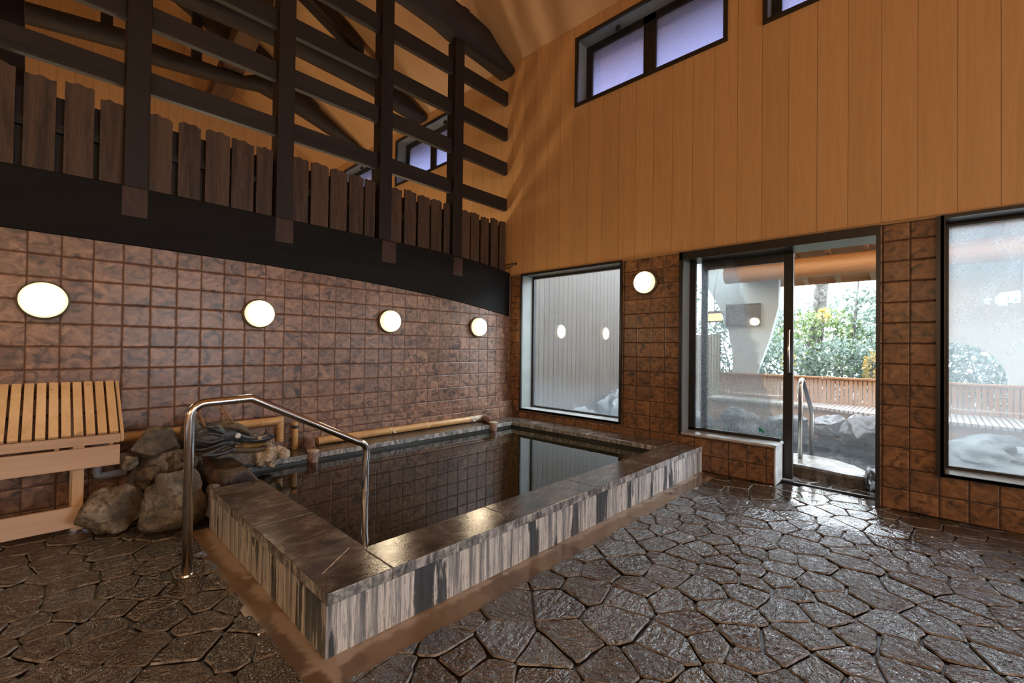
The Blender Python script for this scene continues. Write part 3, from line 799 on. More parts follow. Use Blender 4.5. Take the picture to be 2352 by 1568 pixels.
tag(mo.build('mortar_mound', M['grout'], None, True, angle=.9), 'grey mortar mound that beds the heaped boulders against the tiled wall', 'mortar')
vb = MB().blob((.80, 3.52, .12), (.06, .12, .135), sub=3, seed=77, rough=.08, square=.7, zmin=0)
tag(vb.build('boulder', M['grout'], None, True, angle=.9), 'narrow grey stone between the large brown boulder and the rim side', 'rock', G)

t = NT('dragon_clay'); c = t.co(); f = t.noise(c, 26, 5, .6, .5)
M['dragon'] = t.done(t.bsdf(t.ramp(f, [(.3, (.012, .014, .018)), (.55, (.045, .050, .060)), (.75, (.13, .13, .135))]), .38, .0, t.bump(f, .6, .008)))
t = NT('dragon_brow'); c = t.co(); f = t.noise(c, 40, 5, .65)
M['dragon_brow'] = t.done(t.bsdf(t.ramp(f, [(.3, (.05, .036, .022)), (.7, (.17, .125, .08))]), .6, .0, t.bump(f, .8, .01)))
M['eye'] = plain('dragon_eye', (.62, .65, .66), .25)
M['mouth'] = stone('dragon_mouth', (.12, .06, .02), (.28, .17, .04), (.40, .28, .08), 22, .4)
M['antler'] = plain('antler', (.30, .17, .095), .6, 0, .3, 40, .3)
dg = thing('dragon_spout', (.95, 3.80, .40), 'dark dragon head water spout with pale eye and crusted mouth, facing the bath', 'dragon head')
def loft(name, secs, mat, n=16, sharp=1.0, parent=dg):
    """secs: (x, y, z, ry, rz) ellipses across X"""
    m = MB(); rr = []
    for x, y, z, ry, rz in secs:
        rr.append([(x + .006 * math.sin(5 * a), y + ry * math.copysign(abs(math.cos(a)) ** sharp, math.cos(a)), z + rz * math.copysign(abs(math.sin(a)) ** sharp, math.sin(a))) for a in [2 * PI * k / n for k in range(n)]])
    return m.rings(rr).build(name, M[mat], parent, True, angle=1.0)
DY = 3.80
loft('head', [(.74, DY, .50, .05, .05), (.78, DY, .51, .085, .075), (.85, DY, .525, .10, .085), (.92, DY, .530, .10, .075), (.98, DY, .517, .09, .060), (1.03, DY, .492, .07, .042), (1.08, DY, .470, .055, .03)], 'dragon', 18)
loft('snout', [(1.00, DY, .482, .06, .032), (1.06, DY, .462, .055, .026), (1.12, DY, .452, .052, .026), (1.18, DY, .452, .055, .030), (1.22, DY, .462, .048, .026), (1.25, DY, .468, .03, .018), (1.262, DY, .466, .012, .010)], 'dragon', 16)
loft('brow_ridge', [(.87, DY, .585, .05, .02), (.93, DY, .588, .085, .03), (1.00, DY, .565, .09, .036), (1.05, DY, .535, .075, .034), (1.085, DY, .505, .05, .02)], 'dragon_brow', 14)
loft('lower_jaw', [(.82, DY, .425, .08, .03), (.92, DY, .415, .085, .035), (1.02, DY, .395, .07, .028), (1.10, DY, .380, .055, .022), (1.18, DY, .375, .04, .016), (1.22, DY, .382, .015, .008)], 'dragon_brow', 14)
loft('tongue', [(.98, DY, .430, .05, .022), (1.06, DY, .420, .05, .026), (1.14, DY, .412, .04, .022), (1.20, DY, .405, .025, .012)], 'mouth', 12)
for sy in (-1, 1):
    y = DY + sy * .085
    MB().lathe([(.021, 0), (.019, .006), (.011, .010), (.001, .011)], (.988, DY + sy * .084, .512), (0.1, sy, .1), 18).build('eye', M['eye'], dg, True)
    MB().lathe([(.017, 0), (.012, .007), (.001, .008)], (1.145, DY + sy * .050, .468), (0, sy, .25), 12).build('cheek_stud', M['crust'], dg, True)
    MB().tube([(1.20, DY + sy * .045, .47), (1.215, DY + sy * .05, .487), (1.235, DY + sy * .046, .485), (1.235, DY + sy * .044, .468)], .007, 8).build('nostril', M['dragon'], dg, True)
    # pointed ear with a dark hollow
    e = MB(); ax = Vector((-.105, sy * .02, .062)); b0 = Vector((.905, DY + sy * .088, .535)); rr = []
    for k, wd in enumerate((.012, .030, .036, .030, .016, .003)):
        p = b0 + ax * (k / 5 * 1.15); up = Vector((.45, 0, .9)).normalized()
        rr.append([p + up * wd * math.cos(q) + Vector((0, sy, 0)) * (.012 * math.sin(q)) for q in [2 * PI * i / 12 for i in range(12)]])
    er = e.rings(rr).build('ear', M['dragon'], dg, True, angle=.9)
    h = MB(); rr = []
    for k, wd in enumerate((.004, .016, .021, .017, .008, .002)):
        p = b0 + ax * (.12 + k / 5 * .92) + Vector((0, sy * .010, 0)); up = Vector((.45, 0, .9)).normalized()
        rr.append([p + up * wd * math.cos(q) + Vector((0, sy, 0)) * (.006 * math.sin(q)) for q in [2 * PI * i / 10 for i in range(10)]])
    h.rings(rr).build('ear_hollow', M['alu_dark'], er, True)
    # mane: flame plates swept back over the cheek
    for k, (x, z, ln, dz, w) in enumerate(((.96, .468, .24, -.012, .018), (.93, .446, .21, -.030, .020), (.90, .496, .19, .015, .018), (.97, .424, .24, -.035, .019), (.88, .405, .15, -.01, .022), (.90, .530, .17, .03, .016), (1.00, .455, .14, .0, .012))):
        f = [(x - ln * q, DY + sy * (.088 + .02 * math.sin(q * PI)), z + dz * q + .010 * math.sin(q * 6 + k)) for q in [i / 8 for i in range(9)]]
        MB().tube(f, [w * (1 - .85 * (i / 8)) * (.6 + .4 * math.sin(PI * min(1, i / 3) / 2)) for i in range(9)], 8).build('mane_lock', M['dragon'], dg, True)
    # antler-like horn
    MB().tube([(.965, DY + sy * .045, .60), (.94, DY + sy * .05, .645), (.915, DY + sy * .055, .69), (.90, DY + sy * .058, .715), (.87, DY + sy * .06, .728)], [.010, .009, .008, .007, .004], 8).build('horn', M['antler'], dg, True)
MB().tube([(.80, DY - .02, .58), (.775, DY - .02, .65), (.762, DY - .02, .70), (.772, DY - .02, .735)], [.010, .008, .007, .004], 8).build('horn', M['antler'], dg, True)
MB().tube([(.772, DY - .02, .66), (.75, DY - .02, .70), (.748, DY - .02, .725)], [.007, .006, .003], 8).build('horn', M['antler'], dg, True)
cm_ = MB()
for k in range(16):
    rng = random.Random(k + 5)
    cm_.blob((1.20 + rng.uniform(-.05, .12), DY - .02 + rng.uniform(-.06, .06), .30 + rng.uniform(-.05, .055)), (.042, .04, .05), sub=2, rough=.35, seed=k + 90, cuts=3)
cm_.build('mineral_crust', M['crust'], dg, True, angle=.8)
for k, (x, z) in enumerate(((1.245, .43), (1.225, .42), (1.205, .405))):
    MB().tube([(x, DY - .04, z + .02), (x + .004, DY - .042, z - .02)], [.008, .002], 6).build('tooth', M['crust'], dg, True)

# ------------------------------------------------------------------ bamboo pipes and drain cups
t = NT('bamboo'); c = t.co(); f = t.noise(t.scale(c, (.15, 1, 1)), 30, 4, .6); g = t.noise(c, 6, 3)
col = t.ramp(t.math('MULTIPLY_ADD', g, .5, t.math('MULTIPLY', f, .5)), [(.36, (.44, .235, .075)), (.62, (.60, .37, .16))])
M['bamboo'] = t.done(t.bsdf(col, .36, 0, t.bump(f, .1, .003)))
M['node'] = plain('bamboo_node', (.62, .46, .28), .4)
M['clay'] = stone('red_clay', (.11, .052, .036), (.19, .095, .068), (.30, .17, .13), 16, .35, .2)
bp = thing('bamboo_pipe', (1.45, 4.2, .33), 'thick bamboo pipe with a right angle bend, running behind the dragon head', 'bamboo pipe')
MB().tube([(.37, 4.205, .505), (.9, 4.205, .508), (1.20, 4.20, .512), (1.44, 4.20, .516)], .034, 16).build('long_cane', M['bamboo'], bp, True, angle=.8)
MB().tube([(1.446, 4.20, .548), (1.446, 4.20, .33)], .029, 16).build('short_cane', M['bamboo'], bp, True, angle=.8)
for x in (.62, .95, 1.30): MB().lathe([(.034, -.008), (.0365, 0), (.034, .008)], (x, 4.202, .513), (1, 0, 0), 16).build('node_ring', M['node'], bp, True)
bs = thing('bamboo_stub', (1.573, 4.20, .25), 'short upright bamboo cane tied with a dark band beside the bent pipe', 'bamboo cane')
MB().tube([(1.573, 4.20, .245), (1.573, 4.20, .488)], .024, 16).build('cane', M['bamboo'], bs, True, angle=.8)
MB().lathe([(.024, -.014), (.027, -.010), (.027, .010), (.024, .014)], (1.573, 4.20, .445), (0, 0, 1), 16).build('band', M['alu_dark'], bs, True)
bl = thing('bamboo_rail', (2.8, 4.21, .245), 'long bamboo cane lying on the back rim against the tiled ledge', 'bamboo cane')
MB().tube([(1.78, 4.21, .284), (2.8, 4.213, .284), (3.92, 4.21, .284)], .036, 16).build('cane', M['bamboo'], bl, True, angle=.8)
for x in (2.02, 2.54, 3.02, 3.62): MB().lathe([(.036, -.01), (.039, 0), (.036, .01)], (x, 4.212, .284), (1, 0, 0), 16).build('node_ring', M['node'], bl, True)
MB().tube([(3.66, 4.211, .284), (3.92, 4.211, .284)], .0375, 16).build('end_wrap', M['crust'], bl, True, angle=.8)
for x in (2.55, 3.66):
    MB().lathe([(.010, 0), (.010, .03), (.006, .05)], (x, 4.165, .285), (.3, -1, -.35), 10).build('nozzle', M['eye'], bl, True)
def cup(x, y, label):
    r = thing('drain_cup', (x, y, .17), label, 'drain pipe', 'clay drain pipes at the ends of the long bamboo')
    MB().lathe([(.045, -.05), (.045, .085), (.041, .09)], (x, y, .17), (0, 0, 1), 20).build('standpipe', M['clay'], r, True, angle=.7)
    MB().tube([(x - .0, y + .03, .268), (x + .02, y + .12, .285), (x + .05, y + .20, .285), (x + .09, y + .262, .286)], [.040, .042, .04, .036], 16).build('elbow', M['clay'], r, True, angle=.8)
    MB().lathe([(.047, .085), (.050, .09), (.050, .10), (.03, .108)], (x, y, .17), (0, 0, 1), 20).build('lip', M['crust'], r, True, angle=.7)
    return r
c0 = cup(1.625, 3.93, 'reddish clay drain pipe standing in the water beside the dragon mouth')
copy_tree(c0, (3.80, 3.93, .17), 'clay drain pipe standing in the water at the far corner of the bath')

# ------------------------------------------------------------------ outside: bath, bench, pavilion
t = NT('plaster'); c = t.co(); f = t.noise(c, 18, 4, .6)
M['plaster'] = t.done(t.bsdf(t.ramp(f, [(.3, (.42, .45, .45)), (.7, (.50, .53, .53))]), .8, 0, t.bump(f, .2, .005)))
def boards_mat(name, axis, du, a, b):
    t = NT(name); c = t.co(); x, y, z = t.xyz(c); u = {'X': x, 'Y': y}[axis]
    un = t.math('DIVIDE', u, du); fu = t.math('FRACT', un); d = t.math('MULTIPLY', t.math('MINIMUM', fu, t.math('SUBTRACT', 1., fu)), du)
    rn = t.n('TexWhiteNoise', {'W': t.math('FLOOR', un)}, noise_dimensions='1D').outputs['Value']
    f = t.noise(t.add(t.scale(c, (1, 1, .08)), t.vec(t.math('MULTIPLY', rn, 5.), 0., 0.)), 30, 4, .6)
    col = t.ramp(f, [(.3, a), (.7, b)]); val = t.math('MULTIPLY_ADD', rn, .2, .88)
    col = t.mix(1., col, t.vec(val, val, val), 'MULTIPLY')
    j = t.maprange(d, .003, .010)
    col = t.mix(j, tuple(q * .1 for q in a), col)
    return t.done(t.bsdf(col, .6, 0, t.bump(t.math('ADD', j, t.math('MULTIPLY', f, .1)), .5, .006)))
M['grey_boards'] = boards_mat('grey_boards', 'X', .118, (.064, .046, .034), (.090, .067, .051))
M['reed'] = boards_mat('bamboo_reeds', 'Y', .055, (.300, .240, .162), (.408, .348, .258))
M['cedar'] = wood('cedar', (.310, .146, .062), (.409, .223, .112), 'Y', 8, .5, 12, .15)
M['cedar_x'] = wood('cedar_x', (.276, .162, .090), (.360, .228, .138), 'X', 8, .5, 12, .15)
M['cedar_z'] = wood('cedar_z', (.216, .108, .057), (.324, .198, .120), 'Z', 10, .55, 12, .15)
M['bleached'] = boards_mat('bleached_slats', 'Y', .056, (.275, .231, .198), (.352, .314, .281))
M['trunk'] = stone('bark', (.05, .045, .04), (.10, .095, .085), (.17, .165, .15), 9, .8)
M['soil'] = plain('forest_soil', (.054, .045, .030), .9, 0, .4, 5)
struct(MB().box(5.2, 30, -14, 16, -.5, -.25).build('floor.002', M['soil']), 'ground outside')
struct(MB().box(4.70, 6.0, 1.05, 4.33, -.12, -.01).build('floor.003', M['rim_out']))
struct(MB().box(4.75, 6.0, -6.2, .34, -.12, -.01).build('floor.004', M['rim_out']))
tag(MB().quad([(5.0, -3, 0), (8.2, -3, 0), (8.2, 4.2, 0), (5.0, 4.2, 0)]).build('outdoor_bath_water', M['water_out']), 'grey steaming water of the open air bath beyond the doorway', 'water', kind='stuff')
rm = MB().prism([(5.02, 1.35), (5.46, 1.40), (5.52, .95), (5.46, .72), (5.32, .55), (5.14, .44), (4.90, .44), (4.90, .62), (4.97, .9)], 'Z', -.1, .115)
tag(rm.build('rim_stone', M['rim_out'], bevel=.03), 'wet flat stone step at the edge of the open air bath in the doorway', 'stone')
rng = random.Random(4)
GO = 'wet rocks around the open air bath'
def orock(c, r, seed, label, **k):
    tag(MB().blob(c, r, seed=seed, sub=4, rough=.3, **k).build('bath_rock', M[k.pop('mat', 'rock_out')], None, True, angle=.8), label, 'rock', GO)
orock((4.93, .41, .10), (.11, .075, .13), 101, 'mossy rock standing at the right jamb just outside the door')
orock((7.42, 1.62, .12), (.36, .30, .19), 103, 'low grey rock under the outdoor bench, left of the outdoor handrail as seen')
orock((7.42, 1.10, .14), (.28, .22, .20), 104, 'grey rock under the outdoor bench straight behind the outdoor handrail')
orock((7.22, .72, .16), (.34, .27, .25), 107, 'tall dark rock under the outdoor bench in the middle of the doorway')
orock((7.12, .30, .15), (.34, .28, .23), 109, 'dark rock under the outdoor bench at the right side of the doorway')
orock((6.95, 2.05, .10), (.34, .28, .30), 113, 'dark blue grey rock behind the fixed glass, under the bench')
orock((6.75, 2.75, .05), (.40, .33, .26), 127, 'broad grey rock behind the left part of the fixed glass')
orock((6.9, -.5, .1), (.5, .6, .28), 131, 'broad grey rock behind the steamed up window')
orock((5.75, 4.02, .05), (.55, .22, .22), 137, 'low rock against the grey board screen behind the picture window')
orock((6.75, 4.00, .10), (.50, .24, .40), 139, 'higher rock against the grey board screen at the right of the picture window')
# outdoor handrail
oh = thing('outdoor_handrail', (5.25, 1.0, .115), 'steel handrail standing on the stone step outside the doorway', 'handrail')
op = [(5.25, 1.0, .11), (5.25, 1.0, .85)] + [(5.25 + .05 * (1 - math.cos(a)), 1.0 - .002, .85 + .05 * math.sin(a)) for a in (.4, .8, 1.2, 1.57)] + [(5.33, .995, .895), (5.70, .985, .56), (5.72, .985, .50), (5.72, .985, -.2)]
MB().tube(op, .021, 14).build('rail_tube', M['steel'], oh, True)
# outdoor bench
ob = thing('outdoor_bench', (8.2, .7, .1), 'long cedar bench with slatted backrest behind the open air bath', 'bench')
MB().prism([(7.98, 2.9), (7.98, 1.58), (7.52, .53), (7.30, -1.6), (8.5, -1.6), (8.5, 2.9)], 'Z', .335, .372).build('seat', M['bleached'], ob)
MB().prism([(8.02, 2.9), (8.02, 1.58), (7.56, .53), (7.34, -1.6), (7.40, -1.6), (7.62, .53), (8.07, 1.58), (8.07, 2.9)], 'Z', -.1, .333).build('front_board', M['cedar_x'], ob)
MB().box(8.47, 8.56, -1.6, 2.9, .765, .79).build('top_rail', M['cedar'], ob)
sb = MB()
for k in range(80):
    y = -1.58 + .056 * k
    sb.box(8.49, 8.515, y, y + .043, .372, .765)
sb.build('back_slats', M['cedar_z'], ob)
MB().box(8.516, 8.54, -1.6, 2.9, .69, .75).build('back_rail', M['cedar'], ob)
MB().box(8.516, 8.54, -1.6, 2.9, .38, .42).build('back_rail', M['cedar'], ob)
# plaster walls with moon openings behind the bench
def arc(cy, cz, r, a0, a1, n=24): return [(cy + r * math.cos(a0 + (a1 - a0) * k / n), cz + r * math.sin(a0 + (a1 - a0) * k / n)) for k in range(n + 1)]
pl = [(3.35, 2.9), (1.97, 2.9), (1.97, 1.95), (2.10, 1.4), (2.30, .80), (2.30, -.3), (2.70, -.3), (2.70, .80)] + [(2.70, 1.12), (2.78, 1.55), (2.95, 2.0), (3.15, 2.35)]
tag(MB().prism(pl, 'X', 8.62, 8.76).build('plaster_screen', M['plaster']), 'white plaster screen with curved edges behind the bench, seen through the fixed glass', 'screen')
pr_ = [(-.05, 2.5), (-2.6, 2.5), (-2.6, .80)] + arc(-.13, .80, .53, -PI + .0, -PI - PI * .5 + .05)[0:]
pr_ = [(-.05, 2.4), (-.415, 2.4), (-.42, 1.93), (-.445, 1.85), (-.495, 1.84), (-.51, 1.92), (-.535, 1.92), (-.545, 1.83), (-.65, 1.82), (-.76, 1.85), (-.77, 2.02), (-.775, 2.4), (-2.6, 2.4), (-2.6, -.3), (-.66, -.3), (-.66, .80)] + [( -.13 - .53 * math.cos(a), .80 + .53 * math.sin(a)) for a in [PI / 2 * k / 16 for k in range(17)]] + [(-.05, 1.33)]
tag(MB().prism(pr_, 'X', 8.62, 8.76).prism([(-.39, 1.94), (-.54, 1.93), (-.60, 2.0), (-.80, 2.02), (-.80, 2.42), (-.39, 2.42)], 'X', 8.63, 8.75).build('plaster_screen', M['plaster']), 'white plaster screen with a round moon opening behind the steamed up window', 'screen')
sg = thing('notice_board', (8.61, 2.48, 1.85), 'brown framed notice board hanging on the white plaster screen', 'sign')
MB().box(8.585, 8.60, 2.255, 2.79, 1.635, 2.0).build('plate', plain('sign_plate', (.11, .085, .078), .12, 0, .1), sg)
frame_x(MB(), 8.575, 8.615, 2.24, 2.805, 1.62, 2.015, .022).build('sign_frame', plain('sign_frame', (.05, .045, .045), .4), sg)
lt = MB()
for y0, y1, z in ((2.36, 2.42, 1.87), (2.35, 2.41, 1.805), (2.62, 2.70, 1.87), (2.28, 2.33, 1.70), (2.70, 2.74, 1.95), (2.44, 2.60, 1.885)):
    lt.box(8.5835, 8.5849, y0, y1, z, z + .014)
lt.build('lettering', M['alu_dark'], sg)
gs = MB()
for a, b, c, d in ((1.125, 1.15, .455, .475), (1.11, 1.135, .44, .462), (1.095, 1.12, .43, .447), (1.13, 1.142, .43, .458)):
    gs.box(XO - .0578, XO - .0556, a + .085, b + .085, c - .015, d - .015)
tag(gs.build('glass_sticker', plain('sticker_green', (.02, .30, .20), .4)), 'small torn green sticker at the lower corner of the fixed glass', 'sticker')
# lantern, reed fence
ln = thing('wall_lantern', (8.0, 2.83, 1.75), 'small lit garden lantern hanging left of the notice board', 'lantern')
for k in range(2):
    MB().box(8.0 + .0, 8.10, 2.715 + .115 * k, 2.80 + .115 * k, 1.69, 1.82).build('lantern_pane', M['lantern_glow'], ln)
MB().prism([(2.68, 1.82), (2.95, 1.82), (2.89, 1.86), (2.74, 1.86)], 'X', 7.97, 8.13).build('lantern_cap', M['bronze'], ln)
MB().box(7.98, 8.12, 2.70, 2.93, 1.672, 1.69).build('lantern_base', M['bronze'], ln)
MB().tube([(8.05, 2.815, 1.86), (8.05, 2.83, 2.2), (8.3, 2.86, 2.6)], .007, 6).build('lantern_rod', M['bronze'], ln)
tag(MB().box(9.1, 9.14, 3.08, 4.3, -.3, 1.49).build('reed_fence', M['reed']), 'pale bamboo reed fence left behind the fixed glass', 'fence')
tag(MB().box(XO + .02, 8.4, 4.30, 4.36, -.2, 3.0).build('board_screen', M['grey_boards']), 'tall grey vertical board screen behind the picture window', 'fence')
# pavilion roof
pv_ = thing('pavilion_roof', (8.0, .5, 2.3), 'cedar pavilion eaves with a thick log purlin above the open air bath', 'roof')
def pz(x): return 2.62 - .29 * (x - 8.0)
pts = [(7.5, -3.0), (9.1, -3.0), (9.1, 2.27), (7.6, 2.84), (7.5, 2.86)]
m = MB(); A = [m.bm.verts.new((x, y, pz(x) + .075)) for x, y in pts]; B = [m.bm.verts.new((x, y, pz(x) + .10)) for x, y in pts]
m.bm.faces.new(A); m.bm.faces.new(B[::-1])
for i in range(5): m.bm.faces.new((A[i], A[(i + 1) % 5], B[(i + 1) % 5], B[i]))
m.build('roof_boards', M['cedar'], pv_)
MB().tube([(8.0, -3.0, 2.465), (8.0, 2.62, 2.465)], .152, 20).build('purlin_log', M['cedar'], pv_, True, angle=.8)
for k in range(13):
    y = -2.85 + .445 * k
    if y > 2.5: break
    x1 = 9.02
    MB().prism([(7.52, pz(7.52) + .075), (x1, pz(x1) + .075), (x1, pz(x1) + .0), (7.52, pz(7.52) + .0)], 'Y', y, y + .06).build('rafter', M['cedar_x'], pv_)
for x in (8.55, 8.75): MB().box(x, x + .05, -3.0, 2.3, pz(x) + .035, pz(x) + .07).build('batten', M['cedar'], pv_)
MB().box(9.05, 9.10, -3.0, 2.27, pz(9.07) + .02, pz(9.07) + .10).build('fascia', M['cedar'], pv_)

# ------------------------------------------------------------------ planting
def leaf_mat(name, cols):
    t = NT(name)
    rn = t.n('Attribute', attribute_name='rnd').outputs['Fac']
    c = t.ramp(rn, [(i / (len(cols) - 1), q) for i, q in enumerate(cols)])
    b = t.bsdf(c, .38, spec=.6)
    tl = t.n('BsdfTranslucent', {0: c}).outputs[0]
    return t.done(t.n('MixShader', {0: .35, 1: b, 2: tl}).outputs[0])
M['leaf'] = leaf_mat('leaf_green', [(.066, .110, .077), (.132, .187, .143), (.209, .264, .220), (.286, .330, .303)])
M['leaf2'] = leaf_mat('leaf_light', [(.096, .144, .048), (.168, .228, .084), (.252, .312, .132)])
M['leaf_y'] = leaf_mat('leaf_yellow', [(.384, .260, .062), (.484, .372, .136), (.446, .409, .211)])
def leaves(m, rnd, c, r, n, size, seed, shell=.35):
    rng = random.Random(seed)
    for _ in range(n):
        d = Vector((rng.gauss(0, 1), rng.gauss(0, 1), rng.gauss(0, 1))).normalized() * (shell + (1 - shell) * rng.random()) ** .6
        p = Vector((c[0] + d.x * r[0], c[1] + d.y * r[1], c[2] + d.z * r[2]))
        q = Quaternion((rng.gauss(0, 1), rng.gauss(0, .7), rng.gauss(0, .7), rng.gauss(0, .4))).normalized()
        s = size * rng.uniform(.6, 1.35)
        vs = [m.bm.verts.new(p + q @ Vector(v)) for v in ((-s, 0, 0), (-s * .2, s * .42, s * .12), (s, 0, -s * .1), (-s * .2, -s * .42, s * .12))]
        m.bm.faces.new((vs[0], vs[2], vs[1])); m.bm.faces.new((vs[0], vs[3], vs[2]))
        v = rng.random(); rnd += [v, v]
def shrub(name, c, r, n, size, seed, label, mat='leaf', stem=None, cat='shrub', group=None, base=-.3):
    root = thing(name, (c[0], c[1], base), label, cat, group)
    m = MB(); rnd = []
    leaves(m, rnd, c, r, n, size, seed)
    bmx = m
    o = bmx.build('foliage', M[mat], root, attr=None)
    a = o.data.attributes.new('rnd', 'FLOAT', 'FACE'); a.data.foreach_set('value', rnd)
    s = MB()
    rng = random.Random(seed + 1)
    for k in range(stem or 3):
        e = (c[0] + rng.uniform(-.5, .5) * r[0], c[1] + rng.uniform(-.6, .6) * r[1], c[2] + r[2] * rng.uniform(.1, .6))
        s.tube([(c[0] + rng.uniform(-.1, .1), c[1] + rng.uniform(-.1, .1), base), ((c[0] + e[0]) / 2 + rng.uniform(-.1, .1), (c[1] + e[1]) / 2, (base + e[2]) / 2), e], [.03, .02, .008], 6)
    s.build('stems', M['trunk'], root, True)
    return root
GS = 'shrubs beyond the outdoor bench'
shrub('shrub', (10.2, 2.25, .75), (.55, .65, .75), 1500, .05, 1, 'bushy green shrub behind the left end of the doorway bench', group=GS)
shrub('shrub', (10.4, 1.35, .80), (.55, .60, .70), 1500, .05, 2, 'bushy green shrub behind the bench in the middle of the doorway', group=GS)
shrub('shrub', (10.2, .60, .80), (.55, .55, .75), 1500, .05, 3, 'bushy green shrub behind the right end of the doorway bench', group=GS)
shrub('shrub', (11.6, 1.9, 1.3), (.7, 1.0, .85), 1900, .06, 4, 'tall pale green bush around the foot of the big tree trunk', 'leaf2', group=GS)
shrub('shrub', (11.9, .75, 1.35), (.8, .9, .95), 1900, .06, 5, 'tall grey green bush right of the big tree trunk', group=GS)
shrub('shrub', (10.6, 3.2, 1.2), (.7, .8, 1.4), 1900, .06, 6, 'green bush seen through the fixed glass beyond the plaster screen', group=GS)
shrub('shrub', (10.4, -.4, 1.0), (.6, .9, .9), 1600, .06, 7, 'green bush seen through the moon opening behind the steamed up window', group=GS)
shrub('shrub', (10.2, 4.6, 1.6), (.8, .9, 1.5), 1500, .06, 8, 'green bush above the reed fence behind the fixed glass', group=GS)
shrub('shrub', (13.6, 1.6, 1.6), (.9, 2.4, 1.0), 2600, .08, 15, 'wide hazy hedge farthest behind the trunk', group=GS)
shrub('shrub', (11.6, -.7, 1.1), (.6, 1.1, 1.1), 2600, .07, 16, 'dense dark hedge farther off, seen through the moon opening', group=GS)
GM = 'yellow autumn maples'
shrub('maple', (9.6, 2.02, .98), (.14, .13, .20), 90, .05, 9, 'small yellow leaved maple behind the outdoor handrail', 'leaf_y', 2, 'maple', GM)
shrub('maple', (9.7, .80, .95), (.2, .16, .28), 150, .05, 10, 'yellow leaved maple at the right side of the doorway view', 'leaf_y', 2, 'maple', GM)
shrub('maple', (11.2, 1.72, 1.95), (.2, .12, .16), 60, .06, 11, 'few orange leaves high in front of the big tree trunk', 'leaf_y', 1, 'maple', GM)
tr = thing('tree', (12.0, 2.1, -.3), 'big grey tree trunk rising behind the outdoor bench', 'tree')
MB().tube([(12.0, 2.10, -.3), (12.0, 2.05, 1.05), (12.0, 1.965, 1.85), (12.0, 1.89, 2.7), (12.0, 1.84, 4.2), (12.1, 1.8, 6)], [.19, .155, .14, .13, .12, .10], 14).build('trunk', M['trunk'], tr, True)
m = MB(); rnd = []; leaves(m, rnd, (12.1, 1.8, 5.4), (1.2, 1.6, 1.0), 900, .1, 61)
o = m.build('foliage', M['leaf'], tr); a = o.data.attributes.new('rnd', 'FLOAT', 'FACE'); a.data.foreach_set('value', rnd)
def sapling(x, y, h, lean, seed, label, crown):
    r = thing('sapling', (x, y, -.3), label, 'tree', 'slim saplings by the big trunk')
    MB().tube([(x, y, -.3), (x, y + lean * .5, h * .55), (x + .05, y + lean, h)], [.035, .03, .012], 8).build('trunk', M['trunk'], r, True)
    m = MB(); rnd = []
    for k, (dy, z, ry, rz, n) in enumerate(crown):
        leaves(m, rnd, (x, y + lean + dy, z), (.25, ry, rz), n, .05, seed + k)
        m.tube([(x + .02, y + lean * z / h, z - .25), (x, y + lean + dy, z)], [.010, .005], 5); rnd += [0.0] * (len(m.bm.faces) - len(rnd))
    o = m.build('foliage', M['leaf'], r); a = o.data.attributes.new('rnd', 'FLOAT', 'FACE'); a.data.foreach_set('value', rnd)
sapling(11.5, 2.42, 2.9, .02, 200, 'slim sapling with a small crown left of the big trunk', [(.0, 1.95, .22, .18, 90), (.15, 1.8, .16, .08, 40), (-.1, 2.35, .2, .06, 25)])
sapling(11.5, 1.35, 2.9, -.18, 210, 'slim leaning sapling with leafy crown right of the big trunk', [(.0, 2.35, .30, .16, 130), (-.22, 2.3, .2, .12, 60), (.1, 2.1, .16, .1, 40)])
sapling(12.4, .62, 3.1, .05, 220, 'slim sapling at the right edge of the doorway view', [(.1, 2.25, .3, .08, 60), (-.1, 2.6, .3, .2, 90)])

# steam over the open air bath: thin real scattering
t = NT('steam')
vs = t.n('VolumeScatter', {'Color': (1, 1, 1, 1), 'Density': .05, 'Anisotropy': .3}).outputs[0]
t.t.links.new(vs, t.out.inputs['Volume']); M['steam'] = t.m
sm = MB().blob((6.4, 1.0, .45), (.95, 1.7, .42), sub=3, rough=.25, seed=5, cuts=0, zmin=.012)
tag(sm.build('steam', M['steam'], None, True), 'thin white steam drifting over the open air bath', 'steam', kind='stuff')

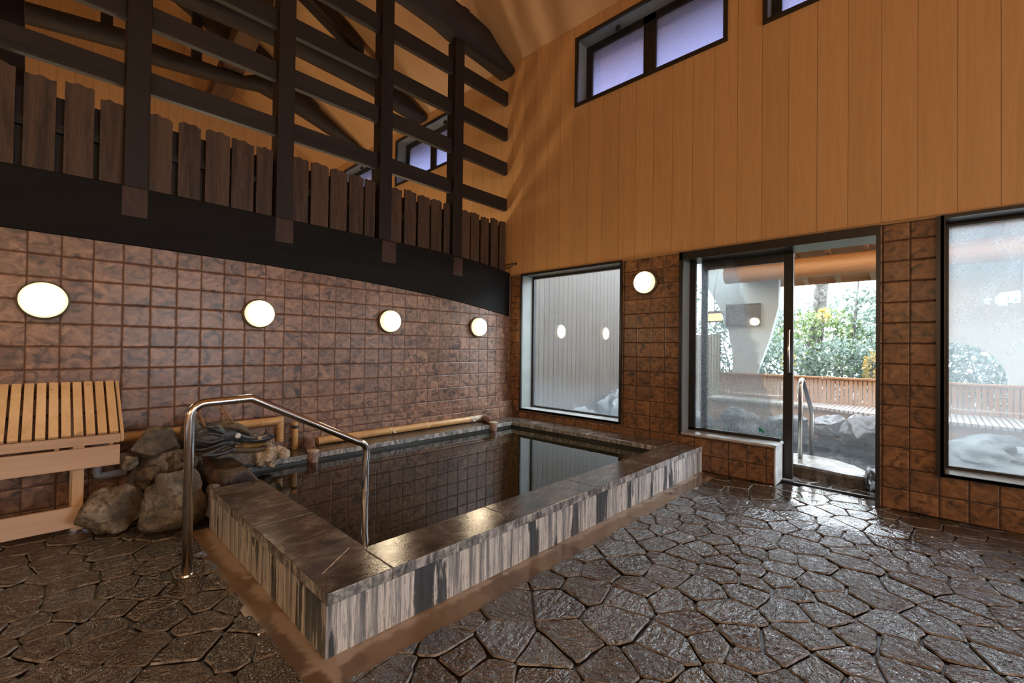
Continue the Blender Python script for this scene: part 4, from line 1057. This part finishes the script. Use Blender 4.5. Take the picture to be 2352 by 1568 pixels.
# ------------------------------------------------------------------ light
w = bpy.data.worlds.new('World'); SC.world = w; w.use_nodes = True
nt = w.node_tree; nt.nodes.clear()
bg = nt.nodes.new('ShaderNodeBackground'); wo = nt.nodes.new('ShaderNodeOutputWorld')
bg.inputs[0].default_value = (.80, .90, 1.0, 1); bg.inputs[1].default_value = 12.0
nt.links.new(bg.outputs[0], wo.inputs[0])
def fill_light(x, y, z, e, r=.12, col=(1, .79, .54)):  # warm fill light without a fixture, added out of view to brighten the room
    l = bpy.data.lights.new('unseen_fill_light', 'POINT'); l.energy = e; l.color = col; l.shadow_soft_size = r
    o = bpy.data.objects.new('unseen_fill_light', l); COL.objects.link(o); o.location = (x, y, z)
for x, y, z, e in ((-3.6, .3, 2.3, 75), (-1.5, -5.6, 2.3, 85), (1.8, -5.6, 2.6, 85), (-3.6, -3, 2.3, 85), (-1.0, -2.6, 2.6, 60), (-1.4, 5.6, 1.9, 55), (1.2, 5.6, 1.9, 55), (3.6, 5.6, 1.9, 45), (3.4, 8.5, 2.0, 60), (0, 9.4, 2.2, 60)):
    fill_light(x, y, z, e)
def portal(y0, y1, z0, z1):
    l = bpy.data.lights.new('sky_portal', 'AREA'); l.shape = 'RECTANGLE'; l.size = y1 - y0; l.size_y = z1 - z0
    l.cycles.is_portal = True
    o = bpy.data.objects.new('sky_portal', l); COL.objects.link(o)
    o.location = (XO + .06, (y0 + y1) / 2, (z0 + z1) / 2); o.rotation_euler = (0, PI / 2, 0)
    o.rotation_euler = Matrix(((0, 0, 1), (1, 0, 0), (0, 1, 0))).to_euler()

# ------------------------------------------------------------------ camera
f_px, th, pi_, ro = 1024.2458, .763, .0125, .0136
F = Vector((math.cos(th), math.sin(th), 0)); Rr = Vector((math.sin(th), -math.cos(th), 0)); U = Vector((0, 0, 1))
F2 = F * math.cos(pi_) + U * math.sin(pi_); U2 = U * math.cos(pi_) - F * math.sin(pi_)
R3 = Rr * math.cos(ro) + U2 * math.sin(ro); U3 = U2 * math.cos(ro) - Rr * math.sin(ro)
cd = bpy.data.cameras.new('camera'); cd.sensor_width = 36; cd.lens = f_px / 2352 * 36; cd.clip_start = .05; cd.clip_end = 100
cam = bpy.data.objects.new('camera', cd); COL.objects.link(cam)
mw = Matrix((R3, U3, -F2)).transposed().to_4x4(); mw.translation = (0, 0, 1.19)
cam.matrix_world = mw
SC.camera = cam

SC.view_settings.view_transform = 'Standard'; SC.view_settings.look = 'None'
SC.view_settings.exposure = .2; SC.view_settings.gamma = 1; SC.view_settings.use_curve_mapping = False
cy = SC.cycles
cy.max_bounces = 8; cy.diffuse_bounces = 4; cy.glossy_bounces = 4; cy.transmission_bounces = 4; cy.transparent_max_bounces = 12; cy.volume_bounces = 1
cy.caustics_reflective = False; cy.caustics_refractive = False
cy.sample_clamp_indirect = 3.0; cy.sample_clamp_direct = 0
cy.use_light_tree = True
